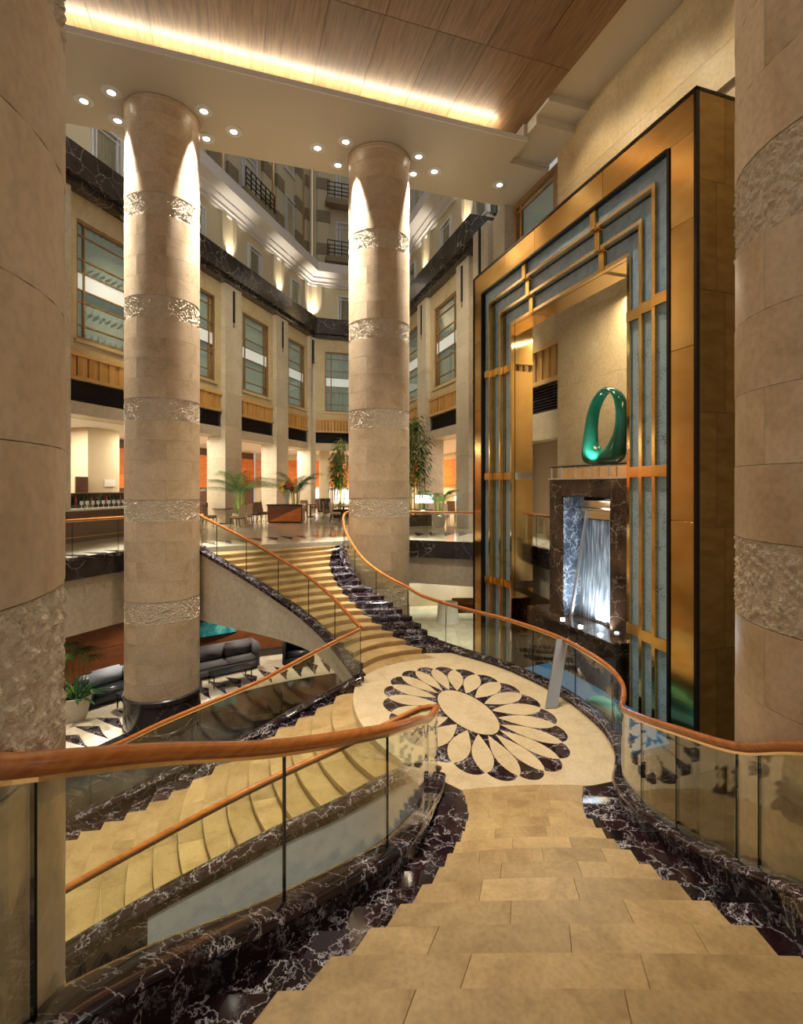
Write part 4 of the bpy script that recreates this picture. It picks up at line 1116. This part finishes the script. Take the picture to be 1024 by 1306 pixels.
# timber door frame in the right hand room
p = FR(11.0, -4.2)
dr = root('timber_portal_frame', (p.x, p.y, ZD), 'brown timber door frame in the yellow lit room beyond the bamboo', 'door frame')
make('lintel', MB().fbox(FR, 9.6, 13.2, -4.4, -4.1, ZD+2.6, ZD+2.85), 'brown_wood', dr)
for s in (10.3, 12.9): make('post', MB().fbox(FR, s-.1, s+.1, -4.36, -4.14, ZD, ZD+2.6), 'brown_wood', dr)
# ------------------------------------------------------------------ lounge shell on the ground floor
LW = spline([(-15, 11.8), (-12.2, 14.5), (-10.2, 16.35), (-8.6, 17.65), (-7.0, 18.8), (-4.9, 19.8), (-2.5, 20.6)], .5)
pts = [W(p[0], p[1]) for p in LW]
lw = make('wall_lounge', MB().sweep(pts, [(.3, 0), (.06, 0), (.06, 4.3), (.3, 4.3)]), 'dark_wood', kind='structure')
acc = 0; last = 0
for i in range(0, len(pts)-3, 3):
    for z0, z1 in ((.28, 1.25), (1.25, 2.25), (2.25, 3.4)):
        make('veneer_panel', MB().sweep([p+Vector((0, 0, 0)) for p in pts[i:i+4]], [(.06, z0+.01), (.02, z0+.01), (.02, z1-.01), (.06, z1-.01)]), 'brown_wood', lw)
    make('marble_skirting', MB().sweep(pts[i:i+4], [(.06, 0), (.01, 0), (.01, .27), (.06, .27)]), 'marble_band', lw)
RW = [W(-2.5, 20.6), W(-1.5, 27.5), W(3, 28), W(7, 24.5)]
make('wall_lounge_far', MB().sweep(RW, [(.3, 0), (0, 0), (0, 4.3), (.3, 4.3)]), 'cream', kind='structure')
tp_ = MB(); tiles = make('floor_tiled', MB().prism([W(-1.2, 17.6), W(6, 17.6), W(6, 27), W(-1.2, 27)], 0, .006), 'joint', kind='structure')
for i in range(12):
    for j in range(14):
        x, d = -1.15+.6*i, 17.65+.66*j
        sh = .12*j
        a, b = W(x, d), W(x+.59, d+.65)
        make('floor_tile', MB().prism([W(x, d), W(x+.585, d), W(x+.585, d+.645), W(x, d+.645)], .006, .014), 'tile_pale', tiles)
for x, d in ((-.3, 26.9), (1.6, 27.0), (3.4, 26.6)):
    p = W(x, d, 3.2); lamp('SPOT', 'wall_spot', p, 260, (1, .95, .85), W(x+.1, d+.6, 0), .08, 90, .6)
# ------------------------------------------------------------------ restaurant furniture
def chair_proto(name, loc, fab, label, group):
    c = root(name, loc, label, 'chair', group)
    def B(n, a, b, m): return bevel(make(n, MB().box(tuple(Vector(a)+Vector(loc)), tuple(Vector(b)+Vector(loc))), m, c), .02, 2)
    B('seat', (-.24, -.24, .40), (.24, .24, .50), fab)
    bk = MB(); vs = []
    L = Vector(loc)
    bevel(make('backrest', MB().hexa([L+Vector(v) for v in ((-.24, .19, .50), (.24, .19, .50), (.24, .26, .50), (-.24, .26, .50), (-.22, .27, 1.0), (.22, .27, 1.0), (.22, .33, 1.0), (-.22, .33, 1.0))]), fab, c), .02, 2)
    for x in (-.21, .21):
        make('leg', MB().bar(L+Vector((x, -.21, .42)), L+Vector((x, -.22, 0)), .024, 6, .016), 'dark_wood', c)
        make('leg', MB().bar(L+Vector((x, .21, .42)), L+Vector((x, .29, 0)), .026, 6, .016), 'dark_wood', c)
    make('seat_rail', MB().box(tuple(L+Vector((-.22, -.22, .36))), tuple(L+Vector((.22, .22, .40)))), 'dark_wood', c)
    return c
GP, GB = 'pale dining chairs of the restaurant', 'brown dining chairs of the restaurant'
seats = [  # px, py of the feet, turn, pale?, label
    (303, 672, -1.9, 1, 'pale upholstered dining chair nearest the stair rail, seen from its side'),
    (312, 669, -1.8, 1, 'pale dining chair just behind the nearest one by the stair rail'),
    (325, 666, -.2, 0, 'brown dining chair with its back turned, left of the reception desk'),
    (337, 665, 1.3, 0, 'brown dining chair tucked against the reception desk'),
    (268, 671, 1.6, 0, 'dark dining chair half hidden beside the far stone column'),
    (387, 660, .1, 0, 'brown dining chair behind the right end of the reception desk'),
    (411, 661, 1.9, 0, 'brown dining chair, first in the row beside the bamboo'),
    (419, 663, 1.9, 0, 'brown dining chair, second in the row beside the bamboo'),
    (428, 666, 1.8, 1, 'pale dining chair nearest the top of the stair, beside the bamboo'),
    (401, 655, -2.2, 0, 'dark dining chair far back beside the palm'),
    (553, 665, .2, 1, 'pale dining chair under the lit lantern, first from the column'),
    (566, 669, .1, 1, 'pale dining chair with square back in the middle beyond the rail'),
    (587, 667, -.3, 1, 'pale dining chair beside the small bright lantern'),
    (575, 662, 3.0, 0, 'brown dining chair facing the rail, beyond the pale ones'),
]
first = {}
for px, py, rz, pale, lab in seats:
    p = PZ(px, py, ZD); rz += math.atan2(-SN, CS)
    if pale not in first:
        first[pale] = chair_proto('dining_chair', tuple(p), 'chair_pale' if pale else 'chair_fabric', lab, GP if pale else GB); first[pale].rotation_euler = (0, 0, rz)
    else: dup(first[pale], p, rz, lab)
def table(px, py, w_, label):
    p = PZ(px, py, ZD)
    t = root('dining_table', p, label, 'table', 'dark dining tables of the restaurant')
    bevel(make('tabletop', MB().lathe([(0, .71), (w_, .71), (w_, .75), (0, .75)], p, 20), 'dark_wood', t), .01)
    make('pedestal', MB().lathe([(.24, 0), (.24, .03), (.05, .06), (.05, .71)], p, 12), 'black_metal', t)
    return p
for a in ((284, 668, .5, 'round dark dining table beside the pale chairs near the stair rail'), (343, 657, .5, 'round dark dining table behind the reception desk'), (396, 659, .45, 'round dark dining table between palm and bamboo'), (438, 662, .5, 'round dark dining table at the foot of the bamboo'), (540, 670, .55, 'round dark dining table beside the far column, beyond the rail'), (597, 664, .5, 'round dark dining table next to the brass portal edge')): table(*a)
# reception desk with flower vase
p = PZ(363, 667, ZD)
dk_ = root('reception_desk', p, 'brown veneered reception desk with a diagonal panel carrying the flowers', 'desk')
def DB(n, x0, x1, y0, y1, z0, z1, m): 
    q = [p+W(a, b) for a, b in ((x0, y0), (x1, y0), (x1, y1), (x0, y1))]
    return bevel(make(n, MB().hexa([(v.x, v.y, ZD+z0) for v in q]+[(v.x, v.y, ZD+z1) for v in q]), m, dk_), .01)
DB('desk_body', -.86, .86, .02, .8, .04, .86, 'brown_wood'); DB('desk_top', -.9, .9, -.04, .85, .86, .92, 'marble_band'); DB('plinth', -.8, .8, .06, .76, 0, .04, 'black_metal')
q = [p+W(a, -.005) for a in (-.8, .8, .8)]; q2 = [p+W(a, .02) for a in (-.8, .8, .8)]
make('diagonal_panel', MB().add([(q[0].x, q[0].y, ZD+.08), (q[1].x, q[1].y, ZD+.08), (q[2].x, q[2].y, ZD+.8), (q2[0].x, q2[0].y, ZD+.08), (q2[1].x, q2[1].y, ZD+.08), (q2[2].x, q2[2].y, ZD+.8)], [(0, 1, 2), (5, 4, 3), (0, 3, 4, 1), (1, 4, 5, 2), (2, 5, 3, 0)]), 'orange_wood', dk_)
vz = p+W(.05, .35)+Vector((0, 0, .93))
vs_ = root('flower_vase', vz, 'clear vase of orange lilies standing on the reception desk', 'vase')
auto(make('vase', MB().lathe([(.10, 0), (.08, .2), (.11, .5), (.10, .5), (.07, .2), (.08, .02)], vz, 16), 'vase', vs_), 40)
for i in range(26):
    a = random.uniform(0, 6.28); r_ = random.uniform(.08, .52); h = random.uniform(.62, 1.05)-r_*.25
    tip = vz+Vector((r_*math.cos(a), r_*math.sin(a), h))
    make('stem', MB().bar(vz+Vector((0, 0, .1)), tip, .008, 4), 'leaf', vs_)
    fb = MB()
    for k in range(6):
        ax = Vector((math.cos(a)*.8, math.sin(a)*.8-.5, .45)).normalized(); u_ = ax.orthogonal().normalized(); v_ = ax.cross(u_)
        b_ = 6.28*k/6; rd = u_*math.cos(b_)+v_*math.sin(b_); d_ = (rd+ax*.5)*.17; e_ = (v_*math.cos(b_)-u_*math.sin(b_))*.06
        fb.add([tip, tip+d_*.6+e_, tip+d_*1.05, tip+d_*.6-e_], [(0, 1, 2, 3)])
    make('blossom', fb, random.choice(['petal', 'petal', 'petal_red', 'leaf_lit', 'leaf']), vs_, fix=False)
# easel sign
p = PZ(386, 652, ZD)
es = root('easel_sign', p, 'white notice board on a low stand between palm and desk', 'sign')
q = [p+W(a, b) for a, b in ((-.42, 0), (.42, 0), (.42, .04), (-.42, .04))]
make('board', MB().hexa([(v.x, v.y, ZD+.75) for v in q]+[(v.x, v.y, ZD+1.5) for v in q]), 'white', es)
for s_ in (-.35, .35): make('leg', MB().bar(p+W(s_, .02)+Vector((0, 0, 0)), p+W(s_, .02)+Vector((0, 0, .76)), .02, 6), 'black_metal', es)
for px, py, w_, h_, lab in ((541, 670, .40, .36, 'wide bright lantern on the table behind the column'), (585, 662, .22, .24, 'small bright lantern beyond the rail near the portal')):
    p = PZ(px, py, ZD)+Vector((0, 0, .76))
    l = root('table_lantern', p, lab, 'lantern')
    make('shade', MB().box((p.x-w_, p.y-.1, p.z+.28), (p.x+w_, p.y+.1, p.z+.28+h_)), 'screen', l)
    make('stand', MB().bar(p, p+Vector((0, 0, .28)), .03, 8), 'black_metal', l)
    make('cap', MB().box((p.x-w_-.02, p.y-.12, p.z+.28+h_), (p.x+w_+.02, p.y+.12, p.z+.31+h_)), 'dark_wood', l)
# ------------------------------------------------------------------ bar
p = FL(1., .5)
bar = root('bar_counter', (p.x, p.y, ZD), 'dark bar counter with a pale green stone top behind the left balustrade', 'counter')
solid(FL, bar, 'counter_front', 'dark_wood', -4, 3.3, -.3, .35, ZD, ZD+1.02); solid(FL, bar, 'counter_top', 'tile_pale', -4.05, 3.4, -.4, .45, ZD+1.02, ZD+1.07)
fr0 = FL(-4, .5); fr1 = FL(3.3, .5)
make('foot_rail', MB().bar((fr0.x, fr0.y, ZD+.18), (fr1.x, fr1.y, ZD+.18), .025, 8), 'brass', bar)
bb_ = root('back_bar', (FL(4.3, -2.6).x, FL(4.3, -2.6).y, ZD), 'dark marble back bar shelf with bottles under the cream pillar', 'cabinet')
solid(FL, bb_, 'cabinet_body', 'marble_band', 1.5, 7.2, -3.0, -2.4, ZD, ZD+1.1); solid(FL, bb_, 'shelf_back', 'marble_band', 1.5, 7.2, -3.0, -2.9, ZD+1.1, ZD+1.55); solid(FL, bb_, 'shelf_board', 'dark_wood', 1.5, 7.2, -2.9, -2.5, ZD+1.52, ZD+1.56)
p = FL(4.4, -3.6)
pil = root('bar_pillar', (p.x, p.y, ZD), 'broad cream pillar above the bar with a small white notice', 'pillar')
solid(FL, pil, 'shaft', 'cream', 3.6, 5.2, -4.2, -3.05, ZD, 8.99); solid(FL, pil, 'notice', 'white', 4.4, 4.95, -3.05, -3.02, 6.55, 6.85); solid(FL, pil, 'picture', 'dark_wood', 3.0, 3.55, -3.05, -2.98, 6.3, 6.95)
ORD = 'first second third fourth fifth sixth seventh eighth ninth tenth eleventh twelfth'.split()
for i in range(12):
    p = FL(2.3+.36*i, -2.62); z = ZD+1.1
    b_ = root('bottle', (p.x, p.y, z), '%s bottle from the left on the back bar shelf, %s' % (ORD[i], ['clear', 'dark red', 'green', 'brown'][i % 4]), 'bottle', 'bottles on the back bar')
    auto(make('bottle_body', MB().lathe([(.04, 0), (.042, .2), (.015, .27), (.015, .34)], (p.x, p.y, z), 10), ['pane', 'petal_red', 'leaf', 'brown_wood'][i % 4], b_), 50)
for i in range(10):
    p = FL(.5+.22*i, .1); z = ZD+1.07
    b_ = root('wine_glass', (p.x, p.y, z), '%s stemmed glass from the left in the row on the bar counter' % ORD[i], 'glass', 'stemmed glasses on the bar counter')
    auto(make('bowl', MB().lathe([(.05, 0), (.05, .008), (.008, .015), (.008, .11), (.06, .16), (.055, .26), (.05, .26), (.052, .165)], (p.x, p.y, z), 12), 'white_frame', b_), 50)
# ------------------------------------------------------------------ lounge furniture
def oriented(loc, yaw):
    cy, sy = math.cos(yaw), math.sin(yaw)
    return lambda x, y, z: Vector((loc[0]+cy*x-sy*y, loc[1]+sy*x+cy*y, loc[2]+z))
def obox(T, a, b, name, m, parent, bw=.0, seg=2):
    x0, y0, z0 = a; x1, y1, z1 = b
    o = make(name, MB().hexa([T(x0, y0, z0), T(x1, y0, z0), T(x1, y1, z0), T(x0, y1, z0), T(x0, y0, z1), T(x1, y0, z1), T(x1, y1, z1), T(x0, y1, z1)]), m, parent)
    if bw: bevel(o, bw, seg); o.data.polygons.foreach_set('use_smooth', [True]*len(o.data.polygons))
    return o
def sofa(loc, yaw, w_, label, fab, cush, boxy, n=2):
    s = root('sofa', loc, label, 'sofa'); T = oriented(loc, yaw); h = w_/2
    obox(T, (-h, -.42, .08), (h, .42, .30), 'base', fab, s, .03)
    obox(T, (-h, .22, .3), (h, .45, .84 if not boxy else .92), 'backrest', fab, s, .06, 3)
    aw = .24 if not boxy else .12
    for sx in (-1, 1):
        x0, x1 = (-h, -h+aw) if sx < 0 else (h-aw, h)
        obox(T, (x0, -.44, .08), (x1, .44, .62 if not boxy else .92), 'armrest', fab, s, .09 if not boxy else .02, 3)
    iw = (w_-2*aw)/n
    for i in range(n):
        x0 = -h+aw+iw*i
        obox(T, (x0+.01, -.43, .30), (x0+iw-.01, .22, .46), 'seat_cushion', fab, s, .04, 3)
        obox(T, (x0+.02, .02, .44), (x0+iw-.02, .24, .95), 'back_cushion', cush, s, .07, 3)
    for x in (-h+.1, h-.1):
        for y in (-.36, .36): obox(T, (x-.03, y-.03, 0), (x+.03, y+.03, .09), 'leg', 'black_metal', s)
    return s
yawl = math.atan2((W(.62, .78)-W(0, 0)).y, (W(.62, .78)-W(0, 0)).x)
sofa(tuple(W(-8.75, 16.05)), yawl, 2.4, 'black leather sofa with pale grey back cushions near the potted palm', 'leather', 'cushion', False)
yr = math.atan2((W(.80, .60)-W(0, 0)).y, (W(.80, .60)-W(0, 0)).x)
sofa(tuple(W(-6.7, 17.75)), yr, 3.3, 'long boxy grey sofa under the teal painting', 'grey_fabric', 'grey_fabric', True, 3)
ya = math.atan2((W(.95, .2)-W(0, 0)).y, (W(.95, .2)-W(0, 0)).x)
sofa(tuple(W(-3.85, 19.0)), ya, 1.15, 'black armchair under the slope of the restaurant stair', 'leather', 'leather', True, 1)
def low_table(loc, yaw, w_, d_, h_, label):
    t = root('coffee_table', loc, label, 'table'); T = oriented(loc, yaw)
    obox(T, (-w_/2, -d_/2, h_-.03), (w_/2, d_/2, h_), 'table_top', 'black_metal', t)
    for sx in (-1, 1):
        for sy in (-1, 1): obox(T, (sx*(w_/2-.03)-.015, sy*(d_/2-.03)-.015, 0), (sx*(w_/2-.03)+.015, sy*(d_/2-.03)+.015, h_-.03), 'leg', 'black_metal', t)
low_table(tuple(W(-5.75, 17.1)), yr, 1.3, .6, .42, 'low dark coffee table before the boxy grey sofa')
low_table(tuple(W(-8.1, 15.1)), yawl, .5, .5, .45, 'small square side table before the black leather sofa')
pt = root('teal_painting', W(-7.0, 18.7, 1.3), 'wide teal abstract painting hung on the brown veneer wall', 'painting')
T = oriented(tuple(W(-6.98, 18.72, 1.08)), yr)
obox(T, (-.95, -.04, 0), (.95, 0, .55), 'canvas', 'painting', pt); 
for a, b in (((-.98, -.05, -.03), (.98, .0, 0)), ((-.98, -.05, .55), (.98, 0, .58)), ((-.98, -.05, 0), (-.95, 0, .55)), ((.95, -.05, 0), (.98, 0, .55))): obox(T, a, b, 'frame_strip', 'black_metal', pt)
# pleated white skirted table and red bench on the tiled floor
p = PZ(571, 793, 0.015)
st = root('skirted_table', p, 'round table with a pleated white skirt on the pale tiled floor', 'table')
vs = []; n = 72
for z, r_ in ((0, .52), (.4, .47), (.9, .44)):
    for i in range(n): 
        a = 6.283*i/n; rr_ = r_+(.03 if i % 2 else -.0); vs.append((p.x+rr_*math.cos(a), p.y+rr_*math.sin(a), p.z+z))
make('pleated_skirt', MB().add(vs, [(j*n+i, j*n+(i+1) % n, (j+1)*n+(i+1) % n, (j+1)*n+i) for j in range(2) for i in range(n)]), 'white', st, smooth=False)
make('tabletop', MB().lathe([(0, .9), (.48, .9), (.48, .93), (0, .93)], p, 32), 'white', st)
p = PZ(600, 790, .015)
sb = root('red_bench', p, 'dark red timber bench beside the skirted table behind the portal edge', 'bench')
T = oriented(tuple(p), -.32)
obox(T, (-.9, -.3, .38), (1.2, .3, .52), 'seat', 'brown_wood', sb, .03); obox(T, (-.9, .2, .5), (1.2, .3, 1.0), 'backrest', 'brown_wood', sb, .03)
for x in (-.8, 1.1): obox(T, (x-.05, -.28, 0), (x+.05, .28, .38), 'leg', 'black_metal', sb)
# ------------------------------------------------------------------ plants
def leaf_strip(mb, a, d, up, L, w_, droop, n=4):
    vs = []; d = d.normalized(); sd = d.cross(up)
    sd = sd.normalized() if sd.length > 1e-4 else Vector((1, 0, 0))
    for i in range(n+1):
        t = i/n; c = a+d*L*t-Vector((0, 0, 1))*droop*t*t*L
        ww = w_*math.sin(math.pi*min(.97, t*.85+.12))
        vs += [c-sd*ww, c+sd*ww]
    mb.add(vs, [(2*i, 2*i+1, 2*i+3, 2*i+2) for i in range(n)])
def palm(base, h, n, spread, label, group=None, lit=True, seed=1):
    rnd = random.Random(seed)
    r = root('potted_palm', base, label, 'plant', group)
    auto(make('pot', MB().lathe([(.24, 0), (.34, .5), (.34, .55), (.30, .55), (.29, .48)], base, 20), 'pot', r), 40)
    make('soil', MB().lathe([(0, .46), (.30, .46), (.30, .49), (0, .49)], base, 16), 'soil', r)
    for k in range(6):
        a = k*1.05; q = base+Vector((.12*math.cos(a), .12*math.sin(a), .48))
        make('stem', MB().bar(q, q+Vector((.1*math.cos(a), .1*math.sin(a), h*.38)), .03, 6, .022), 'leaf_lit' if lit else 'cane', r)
    for k in range(n):
        a = 6.283*k/n+rnd.uniform(-.25, .25); el = rnd.uniform(.55, 1.45)
        L = spread*rnd.uniform(.8, 1.15); q = base+Vector((.15*math.cos(a), .15*math.sin(a), .5+h*.36*rnd.uniform(.85, 1.05)))
        d = Vector((math.cos(a)*math.cos(el), math.sin(a)*math.cos(el), math.sin(el)))
        hz = Vector((math.cos(a), math.sin(a), 0)); pts = []
        for i in range(9):
            t = i/8; pts.append(q+d*L*t*.95+hz*L*.35*t*t-Vector((0, 0, 1))*L*.42*t**2.4)
        fm = MB(); fm.tube(pts, lambda t: .012*(1-.7*t), 4)
        for i in range(2, 26):
            t = i/26*7.98; j = int(t); c = pts[j].lerp(pts[min(j+1, 8)], t-j); tg = (pts[min(j+1, 8)]-pts[j]).normalized()
            sd = tg.cross(Vector((0, 0, 1))).normalized(); nn_ = sd.cross(tg)
            for s_ in (-1, 1): leaf_strip(fm, c, sd*s_+tg*.65+Vector((0, 0, -.15)), nn_, L*.26*(1-.6*abs(i/26-.4)), .011, .35, 3)
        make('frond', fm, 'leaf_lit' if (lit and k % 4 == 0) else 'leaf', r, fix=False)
    return r
def spot_up(p, power, col=(.9, 1, .6)): lamp('SPOT', 'plant_uplight', p, power, col, p+Vector((0, 0, 3)), .08, 110, .7)
b = PZ(306, 670, ZD); palm(b, 3.0, 18, 1.75, 'tall green lit palm on the restaurant floor left of the reception desk', seed=3); spot_up(b+W(.1, -.55)+Vector((0, 0, .4)), 45)
b = PZ(377, 664, ZD); palm(b, 3.0, 20, 1.75, 'dense dark palm behind the white notice board', lit=False, seed=5)
b = PZ(560, 672, ZD); palm(b, 1.7, 12, 1.2, 'small yellow green palm between the bamboo and the portal', seed=8); spot_up(b+W(0, -.5)+Vector((0, 0, .4)), 30)
b = PZ(606, 664, ZD)+W(.15, .2); palm(b, 2.6, 12, 1.6, 'dark palm half hidden behind the brass portal edge', lit=False, seed=9)
def bamboo(base, h, n, label, seed):
    rnd = random.Random(seed)
    r = root('bamboo_clump', base, label, 'plant')
    bevel(make('planter', MB().box((base.x-.6, base.y-.45, base.z), (base.x+.6, base.y+.45, base.z+.5)), 'marble_band', r), .02)
    for k in range(n):
        q = base+Vector((rnd.uniform(-.5, .5), rnd.uniform(-.35, .35), .5)); hh = h*rnd.uniform(.75, 1.05)
        tp = q+Vector((rnd.uniform(-.25, .25), rnd.uniform(-.2, .2), hh))
        make('cane', MB().bar(q, tp, .028, 6, .012), 'cane', r)
        lf = MB()
        for i in range(150):
            t = rnd.uniform(.36, 1.0); c = q.lerp(tp, t); a = rnd.uniform(0, 6.283)
            rr_ = rnd.uniform(.05, .42)*(1.1-abs(t-.6))
            c = c+Vector((math.cos(a)*rr_, math.sin(a)*rr_, rnd.uniform(-.1, .1)))
            leaf_strip(lf, c, Vector((math.cos(a), math.sin(a), rnd.uniform(-.7, .2))), Vector((0, 0, 1)), rnd.uniform(.18, .34), .030, .3, 2)
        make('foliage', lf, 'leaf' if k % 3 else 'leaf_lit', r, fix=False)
    lf = MB()
    for i in range(120):
        a = rnd.uniform(0, 6.283); c = base+Vector((rnd.uniform(-.55, .55), rnd.uniform(-.4, .4), .5+rnd.uniform(0, .3)))
        leaf_strip(lf, c, Vector((math.cos(a), math.sin(a), .8)), Vector((0, 0, 1)), .3, .03, .5, 3)
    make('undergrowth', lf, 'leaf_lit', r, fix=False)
    spot_up(base+Vector((.1, -.5, .55))+W(0, -.1), 110); return r
bamboo(PZ(436, 660, ZD), 4.0, 11, 'tall bamboo clump at the top of the stair, left of the far column', 11)
bamboo(PZ(531, 670, ZD), 4.7, 12, 'tall bamboo clump right behind the far column', 12)
# potted plant in the lounge
b = PZ(97, 917, 0)
r = root('potted_plant', b, 'leafy plant in a tapered pale stone pot at the lounge edge', 'plant')
auto(make('pot', MB().lathe([(.26, 0), (.40, .62), (.42, .68), (.38, .68), (.36, .6)], b, 20), 'pot', r), 40)
make('soil', MB().lathe([(0, .57), (.37, .57), (.37, .61), (0, .61)], b, 16), 'soil', r)
rnd = random.Random(4)
for k in range(46):
    a = rnd.uniform(0, 6.283); el = rnd.uniform(.2, 1.3); lf = MB()
    leaf_strip(lf, b+Vector((.15*math.cos(a), .15*math.sin(a), .6)), Vector((math.cos(a)*math.cos(el), math.sin(a)*math.cos(el), math.sin(el))), Vector((0, 0, 1)), rnd.uniform(.5, .85), .05, .35, 5)
    make('leaf', lf, 'leaf_lit' if k % 5 == 0 else 'leaf', r, fix=False)
for k in range(6):
    a = 6.283*k/6; q = b+Vector((.1*math.cos(a), .1*math.sin(a), .6)); tp = q+Vector((.3*math.cos(a), .3*math.sin(a), 1.15+.15*(k % 3)))
    make('stalk', MB().bar(q, tp, .012, 5), 'leaf', r); lf = MB()
    for i in range(16):
        e = 6.283*i/16; leaf_strip(lf, tp, Vector((math.cos(e), math.sin(e), .15)), Vector((0, 0, 1)), .42, .02, .35, 3)
    make('leaf_whorl', lf, 'leaf', r, fix=False)
